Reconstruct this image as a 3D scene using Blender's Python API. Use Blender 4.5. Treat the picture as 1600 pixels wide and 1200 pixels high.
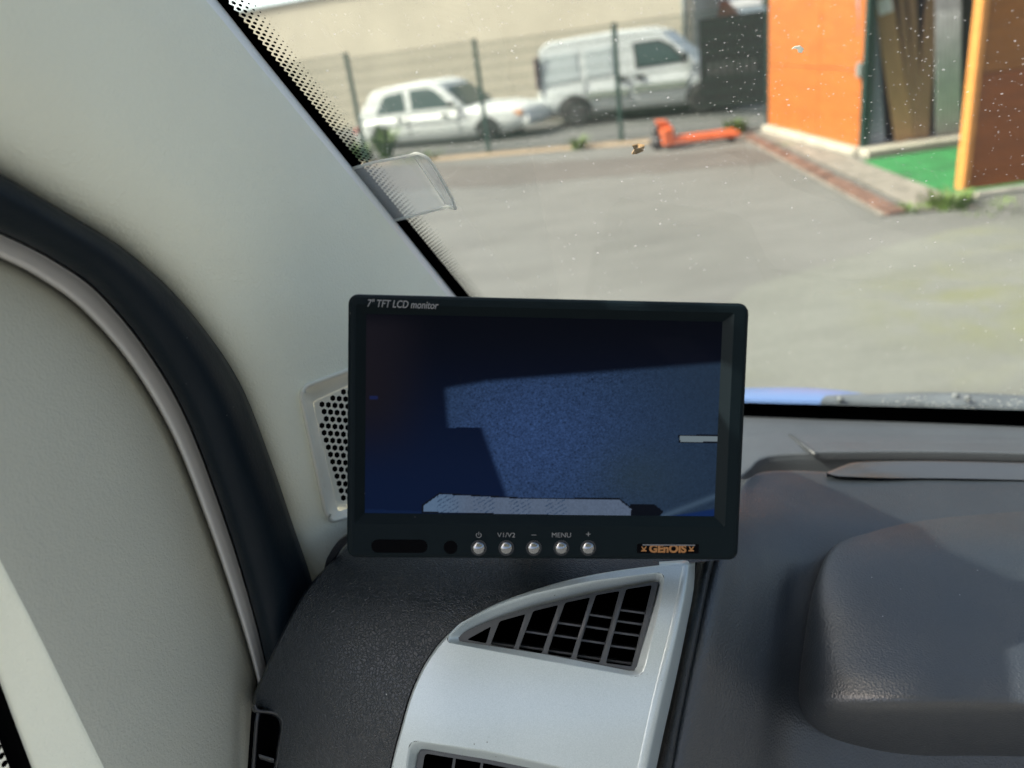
import bpy, bmesh, math, random
import numpy as np
from mathutils import Vector, Matrix
from mathutils.geometry import delaunay_2d_cdt
from mathutils.bvhtree import BVHTree
random.seed(7); rng = np.random.default_rng(7)
for o in list(bpy.data.objects): bpy.data.objects.remove(o)
scene = bpy.context.scene; col = scene.collection
R_ = math.radians

# ------------------------------------------------------------------ camera, sky, sun, exposure
FPX = 1202.0                                    # focal length in pixels of the 1600 px wide photograph
CAM = np.array([0, 0, 1.75])
def cam_axes(p, r):
    p, r = R_(p), R_(r)
    fw = np.array([0, math.cos(p), -math.sin(p)]); rt0 = np.array([1., 0, 0]); up0 = np.cross(rt0, fw)
    return rt0*math.cos(r)+up0*math.sin(r), -rt0*math.sin(r)+up0*math.cos(r), fw
RT, UP, FW = cam_axes(23.8, -8)
cd = bpy.data.cameras.new('camera'); cam = bpy.data.objects.new('camera', cd); col.objects.link(cam)
cd.sensor_width = 36; cd.lens = FPX/1600*36; cd.clip_start = .02; cd.clip_end = 2000
cam.matrix_world = Matrix([[RT[i], UP[i], -FW[i], CAM[i]] for i in range(3)]+[[0, 0, 0, 1]])
cd.dof.use_dof = True; cd.dof.focus_distance = .40; cd.dof.aperture_fstop = 6.8
scene.camera = cam

SUN_AZ = np.array([-.9987, .05]); SUN_EL = 46
world = bpy.data.worlds.new('World'); scene.world = world; world.use_nodes = True
wn = world.node_tree; wn.nodes.clear()
sky = wn.nodes.new('ShaderNodeTexSky'); sky.sky_type = 'NISHITA'; sky.sun_disc = False
sky.sun_elevation = R_(SUN_EL); sky.sun_rotation = math.atan2(SUN_AZ[0], SUN_AZ[1]); sky.air_density = .8; sky.dust_density = 6.0; sky.ozone_density = .4
bg = wn.nodes.new('ShaderNodeBackground'); bg.inputs[1].default_value = .15
wo = wn.nodes.new('ShaderNodeOutputWorld'); wn.links.new(sky.outputs[0], bg.inputs[0]); wn.links.new(bg.outputs[0], wo.inputs[0])
sd = bpy.data.lights.new('sun', 'SUN'); sd.energy = 3.2; sd.angle = R_(.5); sd.color = (1, .95, .87)
so = bpy.data.objects.new('sun', sd); col.objects.link(so)
sv = Vector((SUN_AZ[0]*math.cos(R_(SUN_EL)), SUN_AZ[1]*math.cos(R_(SUN_EL)), math.sin(R_(SUN_EL))))
so.rotation_euler = sv.to_track_quat('Z', 'Y').to_euler(); so.location = (0, 0, 30)
vs = scene.view_settings; vs.view_transform = 'Standard'; vs.look = 'None'; vs.gamma = 1; vs.exposure = 1.5; vs.use_curve_mapping = False
scene.render.engine = 'CYCLES'; cy = scene.cycles
cy.use_denoising = True; cy.max_bounces = 8; cy.transparent_max_bounces = 16; cy.caustics_reflective = False; cy.caustics_refractive = False
cy.sample_clamp_indirect = 6

# ------------------------------------------------------------------ geometry helpers
PSI = R_(22)
FV = np.array([math.sin(PSI), math.cos(PSI), 0]); RV = np.array([math.cos(PSI), -math.sin(PSI), 0]); ZV = np.array([0, 0, 1.])
def ray(x, y): return RT*((x-800)/FPX) - UP*((y-600)/FPX) + FW
def at(x, y, d): return CAM + ray(x, y)*d
def at_lat(x, y, l): r = ray(x, y); return CAM + r*(-l/(r@RV))          # on the plane l metres to the driver's left
def at_z(x, y, z): r = ray(x, y); return CAM + r*(z/r[2])                # z relative to the camera
def gnd(x, y, z=0.): r = ray(x, y); return CAM + r*((z-CAM[2])/r[2])
def veh(f, r, u): return CAM + FV*f + RV*r + ZV*u
def crom(P, n):
    P = np.asarray(P, float); m = len(P)
    Q = np.concatenate([[2*P[0]-P[1]], P, [2*P[-1]-P[-2]]]); out = []
    for i in range(m-1):
        a, b, c, d = Q[i:i+4]
        for k in range(n):
            t = k/n
            out.append(.5*(2*b+(c-a)*t+(2*a-5*b+4*c-d)*t*t+(3*b-a-3*c+d)*t**3))
    out.append(P[-1]); return np.array(out)
def loft(rows, nu=6, nv=6):
    rows = np.array([crom(r, nu) for r in rows])
    cols = np.array([crom(rows[:, j], nv) for j in range(rows.shape[1])])
    return cols.transpose(1, 0, 2)
def grid_vf(G):
    m, n = G.shape[:2]
    return G.reshape(-1, 3), [(i*n+j, i*n+j+1, (i+1)*n+j+1, (i+1)*n+j) for i in range(m-1) for j in range(n-1)]
ORG = {}
def link(o, parent=None):
    col.objects.link(o)
    if parent is not None: o.parent = parent; ORG[o.name] = ORG[parent.name]
    return o
def ob(name, V, F, mat, parent=None, smooth=False, local=False, flip_to=None):
    V = np.asarray(V, float)
    if parent is not None and not local: V = V - ORG[parent.name]
    me = bpy.data.meshes.new(name); me.from_pydata([tuple(v) for v in V], [], [tuple(int(i) for i in f) for f in F])
    bm = bmesh.new(); bm.from_mesh(me); bmesh.ops.recalc_face_normals(bm, faces=bm.faces); bm.to_mesh(me); bm.free()
    if smooth: me.polygons.foreach_set('use_smooth', [True]*len(me.polygons))
    me.materials.append(mat); me.update()
    o = bpy.data.objects.new(name, me)
    if parent is None: ORG[name] = np.zeros(3)
    return link(o, parent)
def thing(name, label, cat, loc=(0, 0, 0), group=None):
    o = bpy.data.objects.new(name, None); o.empty_display_size = .05; o.location = loc; col.objects.link(o)
    ORG[o.name] = np.array(loc, float); tag(o, label, cat, group); return o
def tag(o, label=None, cat=None, group=None, kind=None):
    if label: o['label'] = label
    if cat: o['category'] = cat
    if group: o['group'] = group
    if kind: o['kind'] = kind
    return o
def bevel(o, w, s=2):
    m = o.modifiers.new('bevel', 'BEVEL'); m.width = w; m.segments = s; m.limit_method = 'ANGLE'; m.angle_limit = R_(30); return o
def solid(o, t, off=-1):
    m = o.modifiers.new('solid', 'SOLIDIFY'); m.thickness = t; m.offset = off; return o
def inside(poly, p):
    x, y = p; c = False; n = len(poly); j = n-1
    for i in range(n):
        xi, yi = poly[i]; xj, yj = poly[j]
        if (yi > y) != (yj > y) and x < (xj-xi)*(y-yi)/(yj-yi)+xi: c = not c
        j = i
    return c
def cdt(outer, holes=(), step=14, margin=.45):
    """triangulate a 2D outline with holes, with inner sample points"""
    pts, edges = [], []
    for lp in [outer]+list(holes):
        b = len(pts); pts += [tuple(map(float, p)) for p in lp]; n = len(lp)
        edges += [(b+i, b+(i+1) % n) for i in range(n)]
    A = np.array(pts); lo, hi = A.min(0), A.max(0)
    y = lo[1]; r = 0
    while step and y < hi[1]:
        x = lo[0]+(step*.5 if r % 2 else 0)
        while x < hi[0]:
            if np.min(np.hypot(A[:, 0]-x, A[:, 1]-y)) > step*margin and inside(outer, (x, y)) and not any(inside(h, (x, y)) for h in holes):
                pts.append((x, y))
            x += step
        y += step*.87; r += 1
    v, e, f, *_ = delaunay_2d_cdt([Vector(p) for p in pts], edges, [], 0, 1e-4)
    out = []
    for t in f:
        c = sum((v[i] for i in t), Vector((0, 0)))/len(t)
        if inside(outer, c) and not any(inside(h, c) for h in holes): out.append(tuple(t))
    return [tuple(p) for p in v], out
def dens(loop, step, closed=True):
    out = []; n = len(loop)
    for i in range(n if closed else n-1):
        a, b = np.array(loop[i], float), np.array(loop[(i+1) % n], float); k = max(1, int(np.hypot(*(b-a)[:2])/step))
        out += [tuple(a+(b-a)*j/k) for j in range(k)]
    if not closed: out.append(tuple(loop[-1]))
    return out
def rounded(loop, r, s=4):
    """round the corners of a 2D polygon; r a number or one per corner"""
    n = len(loop); out = []
    for i in range(n):
        p, a, b = [np.array(loop[k % n], float) for k in (i, i-1, i+1)]
        rr = r[i] if isinstance(r, (list, tuple)) else r
        da, db = np.linalg.norm(a-p), np.linalg.norm(b-p); rr = min(rr, da*.49, db*.49)
        if rr < .01: out.append(tuple(p)); continue
        A, B = p+(a-p)/da*rr, p+(b-p)/db*rr
        for k in range(s+1):
            t = k/s; out.append(tuple((1-t)**2*A+2*t*(1-t)*p+t*t*B))
    return out
class MB:
    def __init__(s): s.V, s.F = [], []
    def add(s, V, F):
        b = len(s.V); s.V += [tuple(map(float, v)) for v in V]; s.F += [tuple(i+b for i in f) for f in F]; return s
    def box(s, c, sx, sy, sz, ax=None):
        X, Y, Z = ax if ax is not None else np.eye(3); c = np.array(c, float)
        V = [c+np.array(X)*sx*i/2+np.array(Y)*sy*j/2+np.array(Z)*sz*k/2 for i in (-1, 1) for j in (-1, 1) for k in (-1, 1)]
        return s.add(V, [(0, 1, 3, 2), (4, 6, 7, 5), (0, 4, 5, 1), (2, 3, 7, 6), (0, 2, 6, 4), (1, 5, 7, 3)])
    def tube(s, P, r, n=8, caps=True):
        P = np.asarray(P, float); m = len(P); rr = r if hasattr(r, '__len__') else [r]*m; V, F = [], []
        for i in range(m):
            t = P[min(i+1, m-1)]-P[max(i-1, 0)]; t = t/np.linalg.norm(t)
            a = np.cross(t, (0, 0, 1.)) if abs(t[2]) < .95 else np.cross(t, (1., 0, 0)); a /= np.linalg.norm(a); b = np.cross(t, a)
            V += [P[i]+rr[i]*(a*math.cos(2*math.pi*k/n)+b*math.sin(2*math.pi*k/n)) for k in range(n)]
        for i in range(m-1):
            F += [(i*n+k, i*n+(k+1) % n, (i+1)*n+(k+1) % n, (i+1)*n+k) for k in range(n)]
        if caps: F += [tuple(range(n)), tuple(range((m-1)*n, m*n))]
        return s.add(V, F)
    def loops(s, Ls, close_first=False, close_last=False):
        n = len(Ls[0]); V = [p for L in Ls for p in L]
        F = [(i*n+k, i*n+(k+1) % n, (i+1)*n+(k+1) % n, (i+1)*n+k) for i in range(len(Ls)-1) for k in range(n)]
        if close_first: F.append(tuple(range(n)))
        if close_last: F.append(tuple(range((len(Ls)-1)*n, len(Ls)*n)))
        return s.add(V, F)
    def quad(s, *p): return s.add(p, [tuple(range(len(p)))])
    def build(s, name, mat, parent=None, smooth=False, local=False): return ob(name, s.V, s.F, mat, parent, smooth, local)
class Surf:
    """a dense loft used to ask for the depth under a pixel"""
    def __init__(s, rows, nu=8, nv=8):
        V, F = grid_vf(loft(rows, nu, nv)); s.t = BVHTree.FromPolygons([tuple(v) for v in V], F)
    def depth(s, x, y):
        r = ray(x, y); h = s.t.ray_cast(Vector(CAM), Vector(r).normalized())
        if h[0] is None: return None
        return float((np.array(h[0])-CAM)@FW)
def on_surface(name, outer, holes, dfn, mat, parent, step=14, off=0., skirt=None, hole_skirt=None, smooth=True):
    P, F = cdt(outer, holes, step); V = [at(x, y, dfn(x, y)-off) for x, y in P]; m = MB().add(V, F)
    o = m.build(name, mat, parent, smooth)
    return o
def skirt_mb(loop, dfn, offs, shifts=None):
    """rings following a pixel loop at several depth offsets (towards the camera); shifts move the loop outwards"""
    L = np.array(loop); n = len(L); T = np.roll(L, -1, 0)-np.roll(L, 1, 0); N = np.stack([T[:, 1], -T[:, 0]], 1)
    N /= np.maximum(np.linalg.norm(N, axis=1, keepdims=True), 1e-6)
    area = np.sum(L[:, 0]*np.roll(L[:, 1], -1)-np.roll(L[:, 0], -1)*L[:, 1])
    if area < 0: N = -N
    rings = []
    for k, off in enumerate(offs):
        sft = shifts[k] if shifts else 0
        rings.append([at(x, y, dfn(*L[i])-off) for i, (x, y) in enumerate(L+N*sft)])
    return MB().loops(rings)

# ------------------------------------------------------------------ materials
def s2l(c): return tuple(((v/255)/12.92 if v/255 <= .04045 else ((v/255+.055)/1.055)**2.4) for v in c)
class NT:
    def __init__(s, name):
        s.m = bpy.data.materials.new(name); s.m.use_nodes = True; s.t = s.m.node_tree; s.t.nodes.clear()
        s.out = s.n('OutputMaterial'); s.p = s.n('BsdfPrincipled'); s.l(s.p.outputs[0], s.out.inputs[0])
    def n(s, k, **kw):
        n = s.t.nodes.new('ShaderNode'+k)
        for a, v in kw.items(): setattr(n, a, v)
        return n
    def l(s, a, b): s.t.links.new(a, b)
    def coord(s, scale=(1, 1, 1)):
        c = s.n('TexCoord'); mp = s.n('Mapping'); mp.inputs['Scale'].default_value = scale; s.l(c.outputs['Object'], mp.inputs[0]); return mp.outputs[0]
    def noise(s, scale, detail=3, rough=.55, co=None, dist=0.):
        n = s.n('TexNoise'); n.inputs['Scale'].default_value = scale; n.inputs['Detail'].default_value = detail; n.inputs['Roughness'].default_value = rough; n.inputs['Distortion'].default_value = dist
        s.l(co if co is not None else s.coord(), n.inputs['Vector']); return n.outputs['Fac']
    def ramp(s, fac, stops):
        r = s.n('ValToRGB'); e = r.color_ramp.elements
        while len(e) < len(stops): e.new(.5)
        for i, (p, c) in enumerate(stops): e[i].position = p; e[i].color = (*c, 1) if len(c) == 3 else c
        s.l(fac, r.inputs[0]); return r.outputs[0]
    def mix(s, fac, a, b, mode='MIX'):
        m = s.n('Mix', data_type='RGBA', blend_type=mode)
        for sock, v in ((m.inputs[0], fac), (m.inputs[6], a), (m.inputs[7], b)):
            if hasattr(v, 'is_linked'): s.l(v, sock)
            else: sock.default_value = v if not isinstance(v, tuple) else (*v, 1)
        return m.outputs[2]
    def bump(s, h, strength, dist):
        b = s.n('Bump'); b.inputs['Strength'].default_value = strength; b.inputs['Distance'].default_value = dist; s.l(h, b.inputs['Height']); s.l(b.outputs[0], s.p.inputs['Normal']); return b
    def set(s, **kw):
        for k, v in kw.items():
            i = s.p.inputs[k.replace('_', ' ')]
            if hasattr(v, 'is_linked'): s.l(v, i)
            elif isinstance(v, tuple) and len(v) == 3: i.default_value = (*v, 1)
            else: i.default_value = v
        return s
def plain(name, c, rough=.5, metal=0., var=.12, vs_=8, spec=.5, bump=None):
    m = NT(name); c = np.array(c); f = m.noise(vs_, 4)
    m.set(Base_Color=m.ramp(f, [(.3, tuple(c*(1-var))), (.7, tuple(np.minimum(c*(1+var), 1)))]), Roughness=rough, Metallic=metal, Specular_IOR_Level=spec)
    if bump: m.bump(m.noise(bump[0], 3), bump[1], bump[2])
    return m.m
def grained(name, c, rough, kind, scale, strength, dist, dust=0., spec=.5, sheen=0.):
    """moulded plastic with leather grain"""
    m = NT(name); c = np.array(c); co = m.coord()
    if kind == 'fine':
        a = m.noise(scale, 2, .5, co, .6); h = a
    elif kind == 'leather':
        w = m.n('TexNoise'); w.inputs['Scale'].default_value = scale*.35; m.l(co, w.inputs['Vector'])
        mx = m.n('Mix', data_type='VECTOR'); mx.inputs[0].default_value = .006
        va = m.n('VectorMath', operation='SCALE'); va.inputs['Scale'].default_value = .0045; m.l(w.outputs['Color'], va.inputs[0])
        ad = m.n('VectorMath', operation='ADD'); m.l(co, ad.inputs[0]); m.l(va.outputs[0], ad.inputs[1])
        v = m.n('TexVoronoi', feature='DISTANCE_TO_EDGE'); v.inputs['Scale'].default_value = scale; m.l(ad.outputs[0], v.inputs['Vector'])
        h = m.ramp(v.outputs['Distance'], [(0., (0, 0, 0)), (.16, (1, 1, 1))])
    else:
        v = m.n('TexVoronoi', feature='SMOOTH_F1'); v.inputs['Scale'].default_value = scale; v.inputs['Smoothness'].default_value = .6; m.l(co, v.inputs['Vector'])
        h = m.ramp(v.outputs['Distance'], [(.1, (1, 1, 1)), (.7, (0, 0, 0))])
    m.bump(h, strength, dist)
    f = m.noise(9, 4, .6, co); v_ = .025 if kind == 'fine' else .1; base = m.ramp(f, [(.3, tuple(c*(1-v_))), (.7, tuple(c*(1+v_)))])
    if dust:
        d = m.n('TexVoronoi', feature='F1'); d.inputs['Scale'].default_value = 120; m.l(co, d.inputs['Vector'])
        dd = m.ramp(d.outputs['Distance'], [(.028, (1, 1, 1)), (.045, (0, 0, 0))])
        sel = m.ramp(m.noise(60, 1, .5, co), [(.56, (0, 0, 0)), (.6, (1, 1, 1))])
        base = m.mix(m.mix(1., dd, sel, 'MULTIPLY'), base, (.35*dust, .36*dust, .36*dust))
    rf = m.ramp(m.noise(35, 4, .6, co), [(.3, (rough*.88,)*3), (.7, (min(1, rough*1.12),)*3)])
    m.set(Base_Color=base, Roughness=rf, Specular_IOR_Level=spec, Sheen_Weight=sheen, Sheen_Roughness=.4); return m.m
M = {}
M['trim'] = grained('beige_grained_plastic', (.84, .855, .72), .6, 'fine', 650, .45, .0010)
M['doortrim'] = grained('grey_beige_door_plastic', (.52, .52, .44), .6, 'fine', 650, .45, .0010)
M['trim_edge'] = plain('beige_smooth_plastic', (.86, .86, .80), .45, var=.04)
M['grille'] = plain('beige_speaker_plastic', (.74, .73, .63), .42, var=.04)
M['seal'] = grained('black_rubber', (.004, .009, .014), .5, 'fine', 420, .25, .0006, dust=.25, spec=.18)
M['frame'] = plain('mauve_grey_painted_frame', (.55, .535, .51), .65, var=.05)
M['black'] = grained('black_leather_grain', (.008, .0125, .016), .42, 'leather', 620, .42, .0006, dust=1, spec=.55)
M['pebble'] = grained('black_pebble_grain', (.016, .021, .026), .44, 'pebble', 820, .34, .0005, dust=1, spec=.9, sheen=.03)
M['shelf'] = grained('dark_grey_shelf', (.058, .066, .076), .5, 'pebble', 620, .3, .0005, dust=1)
M['smoothblack'] = plain('smooth_dark_plastic', (.02, .022, .025), .3, var=.05)
M['strip'] = plain('satin_grey_strip', (.045, .048, .052), .28, var=.05, spec=.8)
M['hole'] = plain('dark_duct', (.0015, .0015, .002), .9, var=.05, spec=0.)
M['louver'] = plain('louver_plastic', (.05, .055, .06), .35, var=.05)
M['bezelgrey'] = plain('vent_frame_grey', (.05, .055, .06), .38, var=.05)
def silver():
    m = NT('silver_painted_plastic'); co = m.coord()
    fl = m.noise(2500, 1, .5, co); mt = m.noise(14, 4, .6, co)
    base = m.mix(m.ramp(mt, [(.35, (0, 0, 0)), (.75, (1, 1, 1))]), (.43, .49, .49), (.48, .54, .54))
    base = m.mix(.35, base, m.ramp(fl, [(.35, (.36, .42, .42)), (.65, (.60, .66, .66))]))
    d = m.n('TexVoronoi', feature='F1'); d.inputs['Scale'].default_value = 260; m.l(co, d.inputs['Vector'])
    dd = m.ramp(d.outputs['Distance'], [(.06, (1, 1, 1)), (.11, (0, 0, 0))])
    sel = m.ramp(m.noise(45, 2, .5, co), [(.58, (0, 0, 0)), (.64, (1, 1, 1))])
    base = m.mix(m.mix(1., dd, sel, 'MULTIPLY'), base, (.16, .16, .15))
    m.set(Base_Color=base, Roughness=.36, Metallic=.35); m.bump(fl, .04, .0002); return m.m
M['silver'] = silver()
M['case'] = grained('monitor_case', (.0035, .0075, .0095), .5, 'fine', 1800, .06, .0002, dust=.35, spec=.07)
M['gloss'] = plain('glossy_black', (.001, .001, .0015), .3, var=.02, spec=.03)
M['print'] = plain('grey_print', (.16, .165, .17), .6, var=.03)
M['chrome'] = plain('chrome', (.26, .27, .28), .16, 1., var=.04)
M['amber'] = plain('amber_print', (.26, .115, .03), .45, var=.1)
M['whiteline'] = plain('pale_grey_edge', (.10, .105, .115), .3, var=.05)
M['frit'] = plain('black_ceramic_frit', (.001, .0012, .0015), 1., var=.03, spec=0.)
def glassy(name, dust, tint=(1, 1, 1), veil=.03, gloss=.5, specks=True):
    """thin pane: transparent, mirror by angle, with dust lying on it"""
    m = NT(name); t = m.t; t.nodes.remove(m.p); co = m.coord()
    tr = m.n('BsdfTransparent'); tr.inputs[0].default_value = (*tint, 1)
    gl = m.n('BsdfGlossy'); gl.inputs['Roughness'].default_value = .02
    fr = m.n('Fresnel'); fr.inputs[0].default_value = 1.45
    k = m.n('Math', operation='MULTIPLY'); k.inputs[1].default_value = gloss; m.l(fr.outputs[0], k.inputs[0])
    m1 = m.n('MixShader'); m.l(k.outputs[0], m1.inputs[0]); m.l(tr.outputs[0], m1.inputs[1]); m.l(gl.outputs[0], m1.inputs[2])
    df = m.n('BsdfDiffuse'); df.inputs[0].default_value = (.8, .8, .76, 1); tl = m.n('BsdfTranslucent'); tl.inputs[0].default_value = (.8, .8, .76, 1)
    dm = m.n('MixShader'); dm.inputs[0].default_value = .6; m.l(df.outputs[0], dm.inputs[1]); m.l(tl.outputs[0], dm.inputs[2])
    veilf = m.ramp(m.noise(5, 5, .6, co), [(.25, (veil*.5,)*3), (.75, (veil*1.5,)*3)])
    fac = veilf
    if specks:
        for sc, r0, lo, amp in ((330, .16, .38, .20), (150, .10, .48, .32), (52, .046, .54, .55)):
            w = m.noise(sc*.9, 2, .5, co)
            v = m.n('TexVoronoi', feature='F1'); v.inputs['Scale'].default_value = sc
            ad = m.n('VectorMath', operation='ADD'); nn = m.n('TexNoise'); nn.inputs['Scale'].default_value = sc*6; m.l(co, nn.inputs['Vector'])
            sc_ = m.n('VectorMath', operation='SCALE'); sc_.inputs['Scale'].default_value = .10/sc; m.l(nn.outputs['Color'], sc_.inputs[0]); m.l(co, ad.inputs[0]); m.l(sc_.outputs[0], ad.inputs[1])
            m.l(ad.outputs[0], v.inputs['Vector'])
            a = m.ramp(v.outputs['Distance'], [(r0*.6, (amp*dust,)*3), (r0*1.3, (0, 0, 0))])
            b = m.ramp(m.noise(sc*.23, 2, .5, co), [(lo, (0, 0, 0)), (lo+.08, (1, 1, 1))])
            fac = m.mix(1., fac, m.mix(1., a, b, 'MULTIPLY'), 'ADD')
    m2 = m.n('MixShader'); m.l(fac, m2.inputs[0]); m.l(m1.outputs[0], m2.inputs[1]); m.l(dm.outputs[0], m2.inputs[2]); m.l(m2.outputs[0], m.out.inputs[0])
    return m.m
M['windscreen'] = glassy('windscreen_glass', 1.0, (.735, .77, .715), .013, .06)
M['pane'] = glassy('side_glass', .4, (.90, .96, .92), .02, .5, False)
M['clip'] = glassy('clear_plastic', .3, (.94, .96, .95), .22, .3, False)
M['cliprim'] = glassy('clear_plastic_rim', .3, (.85, .9, .9), .75, .4, False)

# ------------------------------------------------------------------ GROUND AND STREET
def asphalt(name, c, mossy=True):
    m = NT(name); c = np.array(c); co = m.coord()
    f1 = m.noise(.55, 5, .6, co); f2 = m.noise(60, 4, .7, co); f3 = m.noise(2.2, 4, .6, m.coord((.35, 1.2, 1)))
    b = m.ramp(f1, [(.3, tuple(c*.72)), (.7, tuple(c*1.22))])
    b = m.mix(.4, b, m.ramp(f3, [(.35, tuple(c*.70)), (.65, tuple(c*1.25))]))
    b = m.mix(.3, b, m.ramp(f2, [(.3, tuple(c*.5)), (.7, tuple(c*1.5))]))
    if mossy:
        g = m.ramp(m.noise(.9, 4, .6, m.coord((1, 1.6, 1)), .4), [(.55, (0, 0, 0)), (.75, (.55,)*3)])
        b = m.mix(g, b, (.17, .18, .10))
        gp_ = gnd(1560, 480); vd = m.n('VectorMath', operation='DISTANCE'); m.l(co, vd.inputs[0]); vd.inputs[1].default_value = (gp_[0], gp_[1], 0)
        k1 = m.ramp(vd.outputs['Value'], [(.15, (1, 1, 1)), (.95, (0, 0, 0))]); k2 = m.ramp(m.noise(2.6, 5, .65, co), [(.42, (0, 0, 0)), (.62, (.85,)*3)])
        b = m.mix(m.mix(1., k1, k2, 'MULTIPLY'), b, (.135, .145, .075))
    m.set(Base_Color=b, Roughness=.9, Specular_IOR_Level=.2); m.bump(f2, .4, .006); return m.m
M['asphalt'] = asphalt('yard_asphalt', (.128, .132, .125), False)
M['asphalt_moss'] = asphalt('mossy_asphalt', (.142, .150, .135), True)
M['asphalt_dark'] = asphalt('darker_asphalt', (.098, .094, .087), False)
M['road'] = asphalt('road_asphalt', (.115, .118, .115), False)
M['soil'] = asphalt('tan_soil', (.28, .22, .15), False)
M['earth'] = plain('earth', (.12, .11, .08), .95, var=.3, vs_=.6)
def flat(name, pts, z, mat, kind='structure', thick=0, label=None):
    P = [np.array([p[0], p[1], z]) for p in pts]; m = MB()
    if thick:
        Q = [p-np.array([0, 0, thick]) for p in P]; m.loops([P, Q], True, True)
    else: m.quad(*P)
    o = m.build(name, mat); o['kind'] = kind; return o
flat('ground', [(-400, -400), (400, -400), (400, 400), (-400, 400)], -.12, M['earth'])
U = np.array([.9187, -.395]); NRM = np.array([.395, .9187])         # along the fence / away from the yard
FP = np.array([.175, 14.12])                                         # a fence post
def fl(s, t=0.): p = FP+U*s+NRM*t; return p
flat('yard_asphalt', [fl(-40), fl(14), fl(14, -45), fl(-40, -45)], 0., M['asphalt'])
flat('road', [fl(-60, .12), fl(60, .12), fl(60, 4.6), fl(-60, 4.6)], -.05, M['road'])
mk = MB(); 
def stain(name, pix, z, mat):
    loop = rounded([tuple(gnd(x, y)[:2]) for x, y in pix], .6, 5); return flat(name, loop, z, mat)
# wavy-edged sheets: a darker strip along the fence and a mossy patch
def wavy(name, pix, z, mat, amp=.05, n=9):
    pts = [gnd(x, y)[:2] for x, y in pix]; out = []
    for i in range(len(pts)):
        a, b = pts[i], pts[(i+1) % len(pts)]
        for k in range(n): out.append(a+(b-a)*k/n+rng.normal(0, amp, 2)*(k > 0))
    return flat(name, out, z, mat)
wavy('asphalt_patch', [(560, 262), (760, 256), (1000, 246), (1160, 232), (1250, 250), (1130, 262), (930, 278), (760, 292), (560, 300)], .004, M['asphalt_dark'], .03)
wavy('asphalt_patch', [(900, 660), (1170, 448), (1290, 416), (1420, 376), (1600, 338), (1900, 345), (2000, 640), (1500, 760)], .008, M['asphalt_moss'], .015)
flat('soil_strip', [fl(-14, -.02), fl(4.2, -.02), fl(4.1, -.5), fl(1, -.42), fl(-3, -.5), fl(-14, -.45)], .012, M['soil'])
# low concrete edging under the fence, and the far pavement with its kerb
M['concrete'] = plain('pale_concrete', (.36, .345, .29), .85, var=.2, vs_=6, bump=(40, .3, .004))
M['kerbstone'] = plain('weathered_kerb', (.19, .18, .155), .85, var=.35, vs_=6, bump=(40, .3, .004))
o = MB().box([*fl(-13, .05), -.03], 54, .16, .14, (np.array([*U, 0]), np.array([*NRM, 0]), ZV)).build('fence_edging', M['kerbstone']); tag(o, kind='structure')
flat('pavement', [fl(-60, 4.75), fl(60, 4.75), fl(60, 12), fl(-60, 12)], .06, M['road'])
o = MB().box([*fl(0, 4.68), 0.], 120, .15, .145, (np.array([*U, 0]), np.array([*NRM, 0]), ZV)).build('kerb', M['kerbstone']); tag(o, kind='structure')

# ------------------------------------------------------------------ WIRE FENCE
M['green_metal'] = plain('dark_green_coated_metal', (.020, .060, .050), .45, var=.1)
M['wire'] = plain('green_coated_wire', (.022, .055, .042), .6, var=.05, spec=.2)
AX = (np.array([*U, 0]), np.array([*NRM, 0]), ZV)
fence = thing('mesh_fence', 'dark green wire mesh fence on steel posts along the yard edge', 'fence', (*fl(0), 0))
posts = [(-5.0, 1.95), (-2.5, 1.93), (0., 1.85), (2.38, 1.80), (4.68, 1.92)]
for s, h in posts:
    bevel(MB().box([*fl(s), h/2], .065, .065, h, AX).build('post', M['green_metal'], fence), .008)
    MB().box([*fl(s), h+.008], .075, .075, .016, AX).build('post_cap', M['green_metal'], fence)
for (s0, h0), (s1, h1) in zip(posts[:-1], posts[1:]):
    m = MB(); n = int((s1-s0)/.05); hh = min(h0, h1)-.06
    for k in range(1, n):
        m.box([*fl(s0+(s1-s0)*k/n, -.035), .06+hh/2], .009, .005, hh, AX)
    for k in range(10):
        m.box([*fl((s0+s1)/2, -.041), .08+(hh-.04)*k/9], s1-s0, .006, .009, AX)
    tag(m.build('wire_panel', M['wire'], fence), kind='stuff')

# ------------------------------------------------------------------ BUILDING ACROSS THE STREET
M['render'] = plain('beige_render', (.47, .435, .345), .9, var=.08, vs_=.8, bump=(90, .25, .004))
M['roofsheet'] = plain('pale_blue_fibre_cement', (.42, .50, .54), .7, var=.12, vs_=3)
M['zinc'] = plain('grey_zinc', (.20, .23, .22), .5, .3, var=.1)
WT = 7.2                                                              # distance of the facade behind the fence line
bld = thing('rendered_building', 'long beige rendered building with pale corrugated roof behind the parked vehicles', 'building', (*fl(-8, WT), 0))
send = 6.1
ztop = None
def on_t(x, y, t):
    r = ray(x, y); d2 = r[:2]@NRM; k = ((FP-CAM[:2])@NRM+t)/d2; return CAM+r*k
pE = on_t(1086, 100, WT); send = (pE[:2]-FP)@U
ztop = on_t(395, 14, WT)[2]
bx = MB(); L0 = -30
bx.box([*fl((L0+send)/2, WT+4), ztop/2], send-L0, 8, ztop, AX)
bx.build('wall', M['render'], bld)
rm = MB(); nr = int((send-L0)/.09); V = []
for k in range(nr+1):
    s = L0+(send-L0)*k/nr; dz = .025*math.cos(k*math.pi)
    V += [[*fl(s, WT-.07), ztop-.01+dz], [*fl(s, WT+4), ztop+1.3+dz]]
rm.add(V, [(2*k, 2*k+1, 2*k+3, 2*k+2) for k in range(nr)])
solid(rm.build('roof', M['roofsheet'], bld, True), .02)
sp = (on_t(1072, 100, WT)[:2]-FP)@U
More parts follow.
